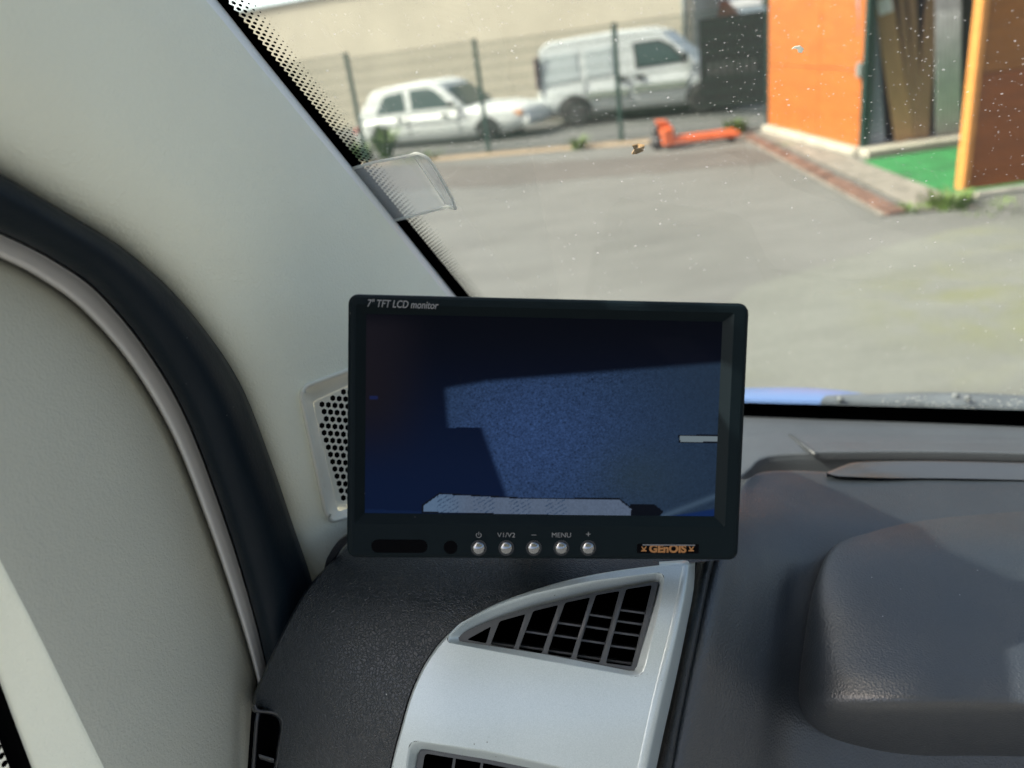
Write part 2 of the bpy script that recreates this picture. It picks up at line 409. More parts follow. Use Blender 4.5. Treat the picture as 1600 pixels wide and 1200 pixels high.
MB().tube([[*fl(sp, WT-.09), .1], [*fl(sp, WT-.09), ztop-.06]], .06, 12).build('downpipe', M['zinc'], bld, True)


# black solid gate beside the van
M['gatepanel'] = plain('matt_black_sheet', (.010, .012, .013), .8, spec=.1, var=.15, vs_=4)
g0, g1 = gnd(1096, 184, -.05), gnd(1202, 178, -.05); gx = (g1-g0)/np.linalg.norm(g1-g0); gn = np.cross(ZV, gx); gw = np.linalg.norm(g1-g0)+.5
M['scut0'] = plain('dull_grey_bar', (.032, .035, .037), .6)
gate = thing('street_gate', 'matt black sheet gate standing between van and orange shed', 'gate', tuple(g0))
gc = g0+gx*gw/2
MB().box(gc+ZV*.955, gw, .03, 1.55, (gx, gn, ZV)).build('sheet', M['gatepanel'], gate)
for s in (gw,): bevel(MB().box(g0+gx*s+ZV*.9, .07, .07, 1.8, (gx, gn, ZV)).build('post', M['green_metal'], gate), .008)
for k in range(7): MB().box(g0+gx*(.2+.14*k)-gn*.022+ZV*.86, .05, .006, .22, (gx, gn, ZV)).build('slat', M['scut0'], gate)  # row of grey bars, slightly paler than the sheet

# distant house and tree glimpsed above the gate
M['slate'] = plain('blue_grey_slate', (.10, .13, .16), .7, var=.15, vs_=2)
M['terracotta'] = plain('terracotta_tile', (.42, .16, .08), .8, var=.15, vs_=2)
M['whitewall'] = plain('white_wall', (.62, .63, .64), .8, var=.06, vs_=1)
hd = 34.0
def far(x, y, d): r = ray(x, y); return CAM+r*(d/np.hypot(*r[:2]))
hp = far(1140, 40, hd); hx = np.array([*U, 0]); hn = np.array([*NRM, 0])
house = thing('distant_house', 'distant house with blue grey slate roof above the black gate', 'house', (hp[0], hp[1], 0))
hb = np.array([hp[0], hp[1], 0])
MB().box(hb+ZV*1.0+hn*3.5, 9, 6, 2.2, AX).build('wall', M['whitewall'], house)
a = hb+hn*.2-hx*4.8+ZV*1.55; b = hb+hn*.2+hx*4.8+ZV*1.55
MB().add([a, b, b+hn*3.4+ZV*2.8, a+hn*3.4+ZV*2.8, a+hn*6.8, b+hn*6.8], [(0, 1, 2, 3), (3, 2, 5, 4), (0, 3, 4), (1, 5, 2)]).build('roof', M['slate'], house)
for s in (-1.15, -.75):
    MB().box(hb+hn*.9+hx*(s)+ZV*3.0, .30, .5, 1.2, AX).build('window', M['whitewall'], house)
lt = far(1112, 24, 26)
lean = thing('terracotta_roof', 'small terracotta roofed outhouse peeking over the black gate', 'outhouse', (lt[0], lt[1], 0))
MB().box([lt[0], lt[1], .8], 1.3, 1.4, 1.6, AX).build('wall', M['whitewall'], lean)
lb = np.array([lt[0], lt[1], 0])
MB().add([lb+hx*x+hn*y+ZV*z for x, y, z in ((-.8, -.8, 1.58), (.8, -.8, 1.58), (.8, .8, 1.58), (-.8, .8, 1.58), (-.45, 0, 2.05), (.45, 0, 2.05))], [(0, 1, 5, 4), (1, 2, 5), (2, 3, 4, 5), (3, 0, 4)]).build('roof', M['terracotta'], lean)
def leafmat(name, c):
    m = NT(name); c = np.array(c); oi = m.n('ObjectInfo'); f = m.noise(3, 2)
    m.set(Base_Color=m.ramp(f, [(.3, tuple(c*.6)), (.7, tuple(c*1.5))]), Roughness=.6, Subsurface_Weight=0.)
    return m.m
M['leaf'] = leafmat('green_leaf', (.09, .19, .025)); M['grassm'] = leafmat('weed_leaf', (.10, .165, .035)); M['bark'] = plain('bark', (.06, .045, .03), .9)
def leaves(c, rad, n, size, parent, mat, name='crown'):
    V, F = [], []
    for k in range(n):
        d = rng.normal(size=3); d /= np.linalg.norm(d); p = np.array(c)+d*np.array(rad)*rng.uniform(.35, 1)**.6*(1+.15*math.sin(7*d[0]+5*d[2]))
        a = rng.normal(size=3); a /= np.linalg.norm(a); b = np.cross(a, rng.normal(size=3)); b /= np.linalg.norm(b); s = size*rng.uniform(.6, 1.3); i = len(V)
        V += [p-a*s, p+b*s*.4, p+a*s, p-b*s*.4]; F.append((i, i+1, i+2, i+3))
    return tag(ob(name, V, F, mat, parent), kind='stuff')
tp = far(1196, 6, 24)
tree = thing('leafy_tree', 'bright green tree top showing between black gate and orange shed', 'tree', (tp[0]+.4, tp[1], 0))
MB().tube([[tp[0]+.4, tp[1], 0], [tp[0]+.45, tp[1], 1.2], [tp[0]+.5, tp[1], 2.2]], [.12, .09, .05], 8).build('trunk', M['bark'], tree)
leaves([tp[0]+.45, tp[1], 2.5], (1.15, 1.1, .85), 1600, .11, tree, M['leaf'])

# ------------------------------------------------------------------ PARKED CAR AND VAN
M['carwhite'] = NT('white_car_paint').set(Base_Color=(.58, .62, .61), Roughness=.45, Coat_Weight=.15, Coat_Roughness=.2).m
M['vanwhite'] = plain('silver_white_van_paint', (.50, .54, .54), .3, var=.04, vs_=1.5)
M['carglass'] = NT('tinted_car_glass').set(Base_Color=(.035, .065, .062), Roughness=.12, Specular_IOR_Level=.6).m
M['tyre'] = plain('tyre_rubber', (.012, .012, .013), .8); M['rim'] = plain('shaded_rim', (.035, .037, .04), .6, .0)  # rim colour darkened to paint in the shade around the wheels
M['blackplastic'] = plain('black_bumper', (.02, .022, .024), .55); M['amberlens'] = plain('amber_lens', (.65, .28, .10), .25); M['redlens'] = plain('red_lens', (.45, .05, .04), .25)
M['vanlens'] = plain('dull_tail_lens', (.10, .06, .075), .3)
M['vanpane'] = plain('pale_blanked_window', (.40, .45, .46), .2, var=.05)
M['rubgrey'] = plain('grey_rub_strip', (.20, .235, .20), .55)
def vehicle(root, base, xdir, W, profile, zb, belt, roofp, mats, arches):
    """profile: lower body (x, z_top, halfwidth factor); roofp: greenhouse outline (x, z) from rear base over the roof to the screen base"""
    X = np.array([*xdir, 0]); X /= np.linalg.norm(X); Y = np.cross(ZV, X); o = np.array(base)
    def P(x, y, z): return o+X*x+Y*y+ZV*z
    return P
def make_body(P, W, low, zb, name, mat, root, nw=6):
    # low: list of (x, ztop, half width); cross-section rounded at the shoulder
    rings = []
    for x, zt, hw, z0 in low:
        h = zt-z0
        sec = [(-hw*.90, z0), (-hw*.985, z0+h*.18), (-hw, z0+h*.50), (-hw*.975, z0+h*.78), (-hw*.93, z0+h*.93), (-hw*.80, z0+h), (0, z0+h*1.025), (hw*.80, z0+h), (hw*.93, z0+h*.93), (hw*.975, z0+h*.78), (hw, z0+h*.5), (hw*.985, z0+h*.18), (hw*.90, z0)]
        rings.append([P(x, W/2+y, z) for y, z in sec])
    return MB().loops(rings, True, True).build(name, mat, root, True)
def wheel(P, x, y, r, root, w=.18):
    c = P(x, y, r); ax = P(0, 1, 0)-P(0, 0, 0); e1 = P(1, 0, 0)-P(0, 0, 0)
    def ring(rr, t): return [c+ax*t+(e1*math.cos(a)+ZV*math.sin(a))*rr for a in np.linspace(0, 2*math.pi, 25)[:-1]]
    hub = MB().loops([ring(r*.62, 0), ring(r*.93, 0), ring(r, w*.12), ring(r, w*.88), ring(r*.9, w), ring(r*.6, w)], True, True).build('wheel', M['tyre'], root, True)
    MB().loops([ring(r*.60, -.004), ring(r*.52, .012), ring(r*.18, -.012)], False, True).build('rim', M['rim'], hub, True)
def sidepoly(P, pts, y, name, mat, root, off=.0, tilt=0.):
    n = len(pts); A = [P(x, y+tilt*(z-.7)-off, z) for x, z in pts]; B = [P(x, y+tilt*(z-.7)+.02, z) for x, z in pts]
    return MB().loops([A, B], True, True).build(name, mat, root)

# --- small white car
cb = gnd(560, 238, -.05); ce = gnd(826, 216.5, -.05); cx = (ce-cb)[:2]; Lc = np.linalg.norm(cx)
car = thing('hatchback_car', 'small white five door hatchback parked beyond the mesh fence', 'car', tuple(cb))
CW = 1.56; k_ = Lc/4.3
P = vehicle(car, cb, cx, CW, None, None, None, None, None, None)
Pc = (lambda P0: (lambda x, y, z: P0(x*k_, y, z)))(P)
zr = 1.27
low = [(.0, .52, .68, .26), (.06, .64, .74, .20), (.4, .66, .78, .12), (1.3, .665, .78, .10), (2.3, .67, .78, .10), (2.9, .70, .78, .11), (3.5, .685, .77, .13), (3.95, .63, .75, .17), (4.22, .56, .70, .22), (4.3, .46, .64, .28)]
make_body(Pc, CW, low, 0, 'body', M['carwhite'], car)
# greenhouse
def greenhouse(P, W, pts, inset, root, mat, zbelt):
    # pts (x, z) outline; sides lean inward with height
    A, B = [], []
    for x, z in pts:
        t = (z-zbelt)*inset+.035; A.append(P(x, t, z)); B.append(P(x, W-t, z))
    o = MB().loops([A, B], True, True).build('cabin', mat, root); return bevel(o, .05, 3)
gp = [(.08, .60), (.16, .74), (.48, 1.13), (.62, 1.21), (1.3, 1.265), (2.0, 1.262), (2.26, 1.20), (2.92, .66)]
greenhouse(Pc, CW, gp, .22, car, M['carwhite'], .6)
tl_ = .22
def cwin(pts, name='window', mat=None, off=.006): return sidepoly(Pc, pts, .035+.1*tl_, name, mat or M['carglass'], car, off, tl_)
cwin([(.62, .72), (.86, 1.08), (1.36, 1.135), (1.43, .735)]); cwin([(1.57, .74), (1.52, 1.14), (1.98, 1.15), (2.18, 1.08), (2.58, .745)])
# screen, belt line, handles, lights, bumpers, mirror
wv = [Pc(2.35, .22, 1.10), Pc(2.35, CW-.22, 1.10), Pc(2.86, CW-.12, .72), Pc(2.86, .12, .72)]; MB().quad(*[p+np.array([0, 0, .02])+(Pc(1, 0, 0)-Pc(0, 0, 0))*.03 for p in wv]).build('windscreen', M['carglass'], car)
for x0, x1 in ((.3, 1.45), (1.5, 2.75)): MB().box(Pc((x0+x1)/2, -.006, .50), (x1-x0)*k_, .02, .035, (np.array([*cx, 0])/Lc, np.cross(ZV, np.array([*cx, 0])/Lc), ZV)).build('side_moulding', M['carwhite'], car)
CA = (np.array([*cx, 0])/Lc, np.cross(ZV, np.array([*cx, 0])/Lc), ZV)
for x in (1.30, 2.45): bevel(MB().box(Pc(x-.05, .0, .60), .17, .03, .04, CA).build('door_handle', M['blackplastic'], car), .008)
for x in (.75, 1.48, 2.72): MB().box(Pc(x, .004, .45), .012, .02, .42, CA).build('door_seam', M['blackplastic'], car)
bevel(MB().box(Pc(.08, CW/2, .30), .22, CW*.92, .20, CA).build('bumper', M['carwhite'], car), .05, 3); bevel(MB().box(Pc(4.22, CW/2, .33), .24, CW*.9, .20, CA).build('bumper', M['carwhite'], car), .05, 3)
bevel(MB().box(Pc(4.08, .14, .50), .22, .16, .10, CA).build('headlight', M['amberlens'], car), .02); bevel(MB().box(Pc(.05, .10, .45), .08, .22, .12, CA).build('tail_light', M['redlens'], car), .02)
bevel(MB().box(Pc(2.62, -.05, .80), .12, .14, .10, CA).build('mirror', M['blackplastic'], car), .02)
for x in (.72, 3.38):
    for y in (.03, CW-.2): wheel(Pc, x, y, .25, car)
    m = MB().loops([[Pc(x+.29*math.cos(a)/k_, -.004, .22+.27*math.sin(a)) for a in np.linspace(0, math.pi, 13)], [Pc(x+.29*math.cos(a)/k_, .16, .22+.27*math.sin(a)) for a in np.linspace(0, math.pi, 13)]], True, True).build('wheel_arch', M['blackplastic'], car)

# --- delivery van
vb = gnd(846, 204, -.05); ve = gnd(1095, 180, -.05); vx = (ve-vb)[:2]; vx /= np.linalg.norm(vx)
van = thing('delivery_van', 'silver white panel van parked beside the black gate', 'van', tuple(vb))
VW = 1.7
Pv = vehicle(van, vb, vx, VW, None, None, None, None, None, None); VA = (np.array([*vx, 0]), np.cross(ZV, np.array([*vx, 0])), ZV)
zro = 1.72
low = [(0, .78, .80, .34), (.05, .88, .84, .26), (.5, .9, .85, .24), (2.0, .92, .85, .24), (2.9, .95, .85, .24), (3.35, .96, .84, .24), (3.7, .88, .82, .26), (3.95, .78, .76, .30), (4.05, .6, .7, .34)]
make_body(Pv, VW, low, 0, 'body', M['vanwhite'], van)
gp = [(.02, .7), (.05, 1.45), (.12, 1.60), (.3, 1.68), (1.4, zro), (2.3, 1.70), (2.62, 1.60), (3.30, .98), (3.4, .85)]
greenhouse(Pv, VW, gp, .10, van, M['vanwhite'], .85)
def vwin(pts, name, mat, off=.006): return sidepoly(Pv, pts, .035-.015, name, mat, van, off, .10)
bevel(vwin([(.16, .86), (.14, 1.42), (.88, 1.45), (.93, .93)], 'side_panel', M['vanpane'], .018), .02, 3)
bevel(vwin([(1.05, .93), (1.05, 1.45), (1.60, 1.47), (1.62, .95)], 'sliding_door_panel', M['vanpane'], .018), .02, 3)
vwin([(2.08, .99), (2.02, 1.47), (2.55, 1.48), (2.78, 1.36), (3.12, 1.02)], 'window', M['blackplastic'], .010)
vwin([(2.13, 1.03), (2.07, 1.43), (2.53, 1.44), (2.74, 1.33), (3.02, 1.05)], 'window', M['carglass'], .016)
for x in (1.0, 1.95, 3.1): MB().box(Pv(x, .0, .62), .014, .02, .62, VA).build('door_seam', M['blackplastic'], van)
MB().box(Pv(.10, .012, 1.1), .018, .03, .9, VA).build('door_seam', M['blackplastic'], van)
for x in (1.80, 2.15): bevel(MB().box(Pv(x, .0, .84), .19, .05, .075, VA).build('door_handle', M['blackplastic'], van), .015)
bevel(MB().box(Pv(2.55, -.02, .62), 1.05, .03, .14, VA).build('rub_strip', M['rubgrey'], van), .01); bevel(MB().box(Pv(1.5, -.02, .58), .85, .03, .12, VA).build('rub_strip', M['rubgrey'], van), .01)
bevel(MB().box(Pv(.03, VW/2, .38), .26, VW*.94, .24, VA).build('bumper', M['blackplastic'], van), .05, 3); bevel(MB().box(Pv(3.98, VW/2, .38), .25, VW*.92, .26, VA).build('bumper', M['blackplastic'], van), .05, 3)
bevel(MB().box(Pv(.02, .06, 1.12), .06, .12, .62, VA).build('tail_light', M['vanlens'], van), .02)
bevel(MB().box(Pv(3.05, -.10, 1.10), .12, .18, .20, VA).build('mirror', M['blackplastic'], van), .03)
for x in (.78, 3.4):
    for y in (-.02, VW-.22): wheel(Pv, x, y, .30, van, .2)
    MB().loops([[Pv(x+.38*math.cos(a), -.006, .30+.34*math.sin(a)) for a in np.linspace(0, math.pi, 13)], [Pv(x+.38*math.cos(a), .18, .30+.34*math.sin(a)) for a in np.linspace(0, math.pi, 13)]], True, True).build('wheel_arch', M['blackplastic'], van)

# ------------------------------------------------------------------ ORANGE SHED
def wood(name, c, var=.25, rough=.45, sx=(1, 1, 7)):
    m = NT(name); c = np.array(c); co = m.coord(sx); f = m.noise(1.6, 5, .6, co, 1.2); g = m.noise(9, 4, .6, co, .5)
    b = m.mix(.4, m.ramp(f, [(.3, tuple(c*(1-var))), (.7, tuple(np.minimum(c*(1+var), 1)))]), m.ramp(g, [(.3, tuple(c*.75)), (.7, tuple(np.minimum(c*1.2, 1)))]))
    m.set(Base_Color=b, Roughness=rough); m.bump(g, .15, .003); return m.m
M['orange'] = wood('orange_varnished_board', (.39, .112, .020), .28)
M['orange2'] = wood('pale_orange_edge_wood', (.56, .24, .055), .12)
M['brown'] = wood('brown_board', (.22, .062, .008), .3)  # darker brown tone than the orange boards
M['brown2'] = wood('olive_brown_board', (.24, .088, .010), .3)
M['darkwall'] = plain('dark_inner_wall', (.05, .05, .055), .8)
M['green'] = plain('green_artificial_turf', (.018, .165, .045), .9, var=.3, vs_=3, bump=(220, .6, .01))
shed = thing('timber_shed', 'orange varnished board shed with an open storage bay', 'shed', (4.45, 9.2, 0))
XW = 4.43; YB = 9.16; YF = 12.12
H0 = .10; seam = at_t = None
# left wall: boards two wide and three high, small joints between them
r = ray(1290, 106); kk = (XW-CAM[0])/r[0]; zs = (CAM+r*kk)[2]; r = ray(1277, 200); ysm = (CAM+r*((XW-CAM[0])/r[0]))[1]
for y0, y1 in ((YB+.004, ysm-.004), (ysm+.004, YF)):
    for z0, z1 in ((H0, zs-.004), (zs+.004, zs+1.5), (zs+1.508, zs+2.0)):
        bevel(MB().box([XW+.02, (y0+y1)/2, (z0+z1)/2], .04, y1-y0, z1-z0).build('board', M['orange'], shed), .004)
MB().box([XW+.045, YB-.01, 1.7], .09, .07, 3.2).build('corner_post', M['green_metal'], shed)
bevel(MB().box([XW+.0, YB+.03, zs], .10, .10, .16).build('hinge', M['zinc'], shed), .01)
# back wall of the bay, side end, floor and roof of the bay
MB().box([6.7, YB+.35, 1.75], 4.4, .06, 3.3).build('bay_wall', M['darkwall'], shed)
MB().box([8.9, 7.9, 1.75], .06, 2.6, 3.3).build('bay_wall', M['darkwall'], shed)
MB().box([6.66, 9.3, 3.42], 4.5, 5.9, .10).build('roof', M['zinc'], shed)
# plinth
bevel(MB().box([XW+.04, (YB+YF)/2, .05], .26, YF-YB+.1, .098).build('plinth', M['concrete'], shed), .02)
bevel(MB().box([6.7, YB-.10, .05], 4.6, .36, .10).build('sill', M['concrete'], shed), .02)
# brown front wall, facing the yard
YW = 6.60; XL = 4.12
bevel(MB().box([XL+.03, YW+.045, 1.72], .06, .12, 3.3).build('corner_post', M['orange2'], shed), .008)
r = ray(1560, 112); zb2 = (CAM+r*((YW-CAM[1])/r[1]))[2]
for x0, x1 in ((XL+.064, XL+1.4), (XL+1.408, XL+2.7), (XL+2.708, XL+4.0)):
    for z0, z1, mm in ((.07, zb2-.004, M['brown']), (zb2+.004, zb2+1.3, M['brown2']), (zb2+1.308, zb2+2., M['brown'])):
        bevel(MB().box([(x0+x1)/2, YW+.02, (z0+z1)/2], x1-x0, .04, z1-z0).build('board', mm, shed), .004)
bevel(MB().box([XL+2.1, YW-.02, .02], 4.0, .10, .06).build('plinth', M['concrete'], shed), .02)
# green turf mat on the bay floor
c0, c1, c2 = gnd(1345, 262), gnd(1490, 313), gnd(1495, 243)
mat_ = flat('turf_mat', [(4.10, 8.80), (4.12, 6.72), (8.7, 6.72), (8.7, 8.86)], .016, M['green'], kind=None, thick=.014)
del mat_['kind']; tag(mat_, 'bright green artificial turf mat in front of the storage bay', 'mat')
# things leaning in the bay
M['p_brown'] = wood('weathered_brown_plank', (.30, .19, .11), .25, .6, (6, 6, .6)); M['p_tan'] = wood('tan_board', (.42, .26, .13), .2, .6, (6, 6, .6)); M['p_blue'] = plain('blue_grey_sheet', (.26, .29, .36), .45, var=.1)
M['p_grey'] = plain('galvanised_sheet', (.52, .54, .55), .6, .0, var=.12); M['p_dark'] = wood('dark_plank', (.15, .11, .09), .25, .6, (6, 6, .6)); M['tagwhite'] = plain('white_paper_tag', (.8, .82, .82), .6)
def bay(x, y, yy): r = ray(x, y); return CAM+r*((yy-CAM[1])/r[1])
def plank(bot, top, wpx, mat, label, name, cat, th=.03):
    b = bay(*bot, YB+.02); b[2] = max(b[2], .105); t = bay(*top, YB+.24); z_ = t-b; Lk = np.linalg.norm(z_); z_ = z_/Lk
    w = wpx/FPX*9.6; x_ = np.array([1., 0, 0]); x_ -= z_*(x_@z_); x_ /= np.linalg.norm(x_); y_ = np.cross(z_, x_)
    o = MB().box((b+t)/2+y_*0, w, th, Lk, (x_, y_, z_)).build(name, mat); bevel(o, .004); return tag(o, label, cat), (b, t, x_, y_, z_, w)
plank((1352, 236), (1345, -60), 12, M['p_dark'], 'narrow dark plank nearest the orange wall in the bay', 'plank', 'plank')
plank((1368, 234), (1350, -70), 26, M['p_blue'], 'blue grey sheet leaning left of the tan board', 'sheet', 'sheet')
pl, (b, t, x_, y_, z_, w) = plank((1412, 232), (1368, -80), 27, M['p_tan'], 'wide tan board with a white paper tag near its top', 'board', 'board')
tgp = bay(1375, 12, YB+.18); s_ = (tgp-b)@z_; tc = b+z_*s_-y_*.02
tag_o = MB().box(tc+x_*0, w*.75, .004, .16, (x_, y_, z_)).build('paper_tag', M['tagwhite'], None); tag_o.parent = pl
plank((1428, 228), (1402, -70), 9, M['p_brown'], 'thin brown batten just right of the tan board', 'batten', 'batten')
plank((1436, 226), (1421, -80), 10, M['p_brown'], 'thin brown batten crossing behind the slanted plank', 'batten', 'batten')
plank((1438, 227), (1462, -60), 18, M['p_brown'], 'brown plank slanting the opposite way to the tan board', 'plank', 'plank', .045)
plank((1448, 226), (1452, -70), 8, M['p_dark'], 'dark narrow batten beside the galvanised sheets', 'batten', 'batten')
# corrugated galvanised sheet
b = bay(1480, 226, YB-.02); t = bay(1482, -60, YB+.18); z_ = (t-b)/np.linalg.norm(t-b); x_ = np.array([1., 0, 0]); y_ = np.cross(z_, x_); V = []
for k in range(25):
    s = (k/24-.5)*.30; d = .004*math.cos(k*math.pi/2)
    V += [b+x_*s+y_*d, t+x_*s+y_*d]
V = np.array(V); V[::2, 2] = np.maximum(V[::2, 2], .105)
tag(solid(ob('corrugated_sheet', V, [(2*k, 2*k+1, 2*k+3, 2*k+2) for k in range(24)], M['p_grey'], None, True), .004), 'grey corrugated metal sheet leaning at the right of the bay', 'sheet')

# brick gutter along the shed
M['brick'] = plain('worn_red_brick', (.13, .075, .055), .9, var=.5, vs_=9, bump=(60, .4, .004))
ka, kb = gnd(1168, 213)[:2], gnd(1402, 336)[:2]; kd = (kb-ka)/np.linalg.norm(kb-ka); kn = np.array([-kd[1], kd[0]]); LK = np.linalg.norm(kb-ka)
if kn[0] < 0: kn = -kn
flat('concrete_apron', [ka+kn*.18, kb+kn*.18, kb+kn*.62+kd*.1, np.array([4.28, 8.8]), np.array([XW-.06, YF]), np.array([XW-.06, YF+.2])], .018, M['kerbstone'])
gut = thing('brick_gutter', 'row of worn red bricks set in the ground beside the shed', 'gutter', (*ka, 0))
me0 = None; nb = int(LK/.23)
for k in range(nb):
    c = ka+kd*(k+.5)*LK/nb+kn*.0
    MB().box([*c, .006+rng.uniform(-.006, .008)], LK/nb-.012, .15, .05, (np.array([*kd, 0]), np.array([*kn, 0]), ZV)).build('brick', M['brick'], gut)
flat('gutter_edging', [ka-kn*.09, kb-kn*.09, kb-kn*.15, ka-kn*.14], .014, M['kerbstone'])
def weed(name, c, n, h, sp, label):
    V, F = [], []
    for k in range(n):
        a = rng.uniform(0, 2*math.pi); p = np.array([*c, 0])+np.array([math.cos(a), math.sin(a), 0])*sp*rng.uniform(0, 1)**.7; hh = h*rng.uniform(.4, 1); w = .012*rng.uniform(.6, 1.5)*h/.15
        l = np.array([math.cos(a), math.sin(a), 0])*hh*rng.uniform(.1, .8); s = np.array([-math.sin(a), math.cos(a), 0])*w; i = len(V)
        V += [p-s, p+s, p+l*.5+ZV*hh*.65+s*.8, p+l*.5+ZV*hh*.65-s*.8, p+l+ZV*hh*.9]; F += [(i, i+1, i+2, i+3), (i+3, i+2, i+4)]
    o = ob(name, V, F, M['grassm'])
    return tag(o, label, 'weed', 'weeds along walls and fence') if label else tag(o, kind='stuff')
weed('weed', gnd(1478, 322)[:2], 160, .15, .22, 'tuft of grass at the foot of the shed corner post')
weed('weed', gnd(1418, 330)[:2], 60, .08, .14, None)
weed('weed', gnd(1560, 326)[:2], 90, .06, .35, None)
weed('weed', gnd(1148, 208)[:2], 90, .26, .16, 'weed tuft at the fence behind the pallet truck forks')
weed('weed', gnd(905, 233)[:2], 60, .24, .12, 'small weed at the fence foot right of the middle post')
weed('weed', gnd(1225, 228)[:2], 40, .06, .2, None)
weed('weed', gnd(604, 246)[:2], 45, .75, .10, 'tall weed standing in front of the white car')
weed('weed', gnd(558, 250)[:2], 110, .40, .35, 'weed clump at the fence beside the windscreen edge')
weed('weed', gnd(650, 250)[:2], 120, .16, .55, None)

# ------------------------------------------------------------------ PALLET TRUCK
M['redorange'] = plain('red_orange_paint', (.55, .115, .035), .5, var=.12)
t0, t1 = gnd(1036, 237), gnd(1158, 222); tx = (t1-t0); TLn = np.linalg.norm(tx); tx /= TLn; ty = np.cross(ZV, tx)
TAX = (tx, ty, ZV)
trk = thing('pallet_truck', 'red orange hand pallet truck parked against the mesh fence', 'pallet truck', tuple(t0))
for y in (.09, .45):
    bevel(MB().box(t0+tx*(.12+(TLn-.12)/2)+ty*y+ZV*.11, TLn-.12, .16, .06, TAX).build('fork', M['redorange'], trk), .012)
    MB().tube([t0+tx*(TLn-.12)+ty*(y-.05)+ZV*.045, t0+tx*(TLn-.12)+ty*(y+.05)+ZV*.045], .043, 12).build('roller', M['blackplastic'], trk, True)
bevel(MB().box(t0+tx*.09+ty*.27+ZV*.19, .16, .52, .25, TAX).build('chassis', M['redorange'], trk), .03, 3)
MB().add([t0+tx*x+ty*y+ZV*z for y in (.14, .40) for x, z in ((-.02, .31), (.17, .31), (.10, .40), (-.06, .42))], [(0, 1, 2, 3), (4, 7, 6, 5), (0, 4, 5, 1), (1, 5, 6, 2), (2, 6, 7, 3), (3, 7, 4, 0)]).build('pump_head', M['redorange'], trk)
for y in (.17, .34): MB().tube([t0-tx*.05+ty*y+ZV*.10, t0-tx*.05+ty*(y+.06)+ZV*.10], .10, 16).build('steer_wheel', M['blackplastic'], trk, True)
MB().tube([t0-tx*.05+ty*.27+ZV*.16, t0-tx*.07+ty*.27+ZV*.34], .05, 12).build('pump', M['blackplastic'], trk, True)

exec_interior = True
# ================================================================== THE CAB
cab = thing('motorhome_cab', 'cab interior of a motorhome with black dashboard and beige pillar trim', 'vehicle', (0, 0, 0))
# --- windscreen: a plane sloping back at 45 degrees
DB = .74; WB = at(1600, 645, DB); SL = -FV*math.cos(R_(45))+ZV*math.sin(R_(45)); WN = np.cross(RV, SL); WN /= np.linalg.norm(WN)
if WN@FV > 0: WN = -WN                                                # towards the cabin
def ws_uv(u, v, off=0.): return WB+RV*u+SL*v+WN*off                    # u right of the reference, v up the slope
def ws_px(x, y): r = ray(x, y); p = CAM+r*(((WB-CAM)@WN)/(r@WN)); return (p-WB)@RV, (p-WB)@SL
u_edge = np.mean([ws_px(345, 2)[0], ws_px(642, 371)[0]])
G = np.array([[ws_uv(u, v, -.004) for u in np.linspace(u_edge-.03, 1.15, 12)] for v in np.linspace(-.06, .80, 8)])
V, F = grid_vf(G); wsc = ob('windscreen', V, F, M['windscreen'], cab, True)
# frit: black band down the pillar with fading dots, and along the base
uf = np.mean([ws_px(358, 2)[0], ws_px(666, 388)[0]]); print('edge', u_edge, uf)
pit = .0039; n = int(.9/pit)
L1 = []
for k in range(n*4):
    v = -.06+k*pit/4; L1.append(ws_uv(uf+.0009*math.cos(2*math.pi*k/4), v, -.002))
L2 = [ws_uv(u_edge-.03, -.06+k*pit/4, -.002) for k in range(n*4)]
MB().add(L1+L2, [(k, k+1, n*4+k+1, n*4+k) for k in range(n*4-1)]).build('frit_band', M['frit'], wsc)
m = MB(); rows_d = 5
for j in range(rows_d):
    rr = .00122*(1-j/rows_d*.80)
    for k in range(n-1):
        c_u = uf+.0020+j*.0025; c_v = -.06+(k+(.5 if j % 2 == 0 else 0))*pit
        m.add([ws_uv(c_u+rr*math.cos(a), c_v+rr*math.sin(a), -.002) for a in np.linspace(0, 2*math.pi, 11)[:-1]], [tuple(range(10))])
tag(m.build('frit_dots', M['frit'], wsc), kind='stuff')
vb_ = np.mean([ws_px(1170, 630)[1], ws_px(1600, 642)[1]])
MB().quad(ws_uv(uf, -.06, -.001), ws_uv(1.15, -.06, -.001), ws_uv(1.15, vb_, -.001), ws_uv(uf, vb_, -.001)).build('frit_band', M['frit'], wsc)
m = MB()
for j in range(4):
    rr = .0011*(1-j/5)
    for k in range(230):
        c_u = ws_px(1100, 630)[0]+(k+(.5 if j % 2 else 0))*.003; c_v = vb_+.001+j*.0024
        m.add([ws_uv(c_u+rr*math.cos(a), c_v+rr*math.sin(a), -.002) for a in np.linspace(0, 2*math.pi, 9)[:-1]], [tuple(range(8))])
tag(m.build('frit_dots', M['frit'], wsc), kind='stuff')

# --- roof lining above the seats (unseen), added to shade and bounce cab light
hl = [[veh(f, r, .50-.10*max(0, (f+.1)/.25)**2*(f > -.1)-.12*abs((r-.55)/.85)**4) for r in np.linspace(-.30, 1.40, 12)] for f in np.linspace(.12, -.95, 10)]
V, F = grid_vf(np.array(hl)); ob('unseen_headliner', V, F, M['trim'], cab, True)
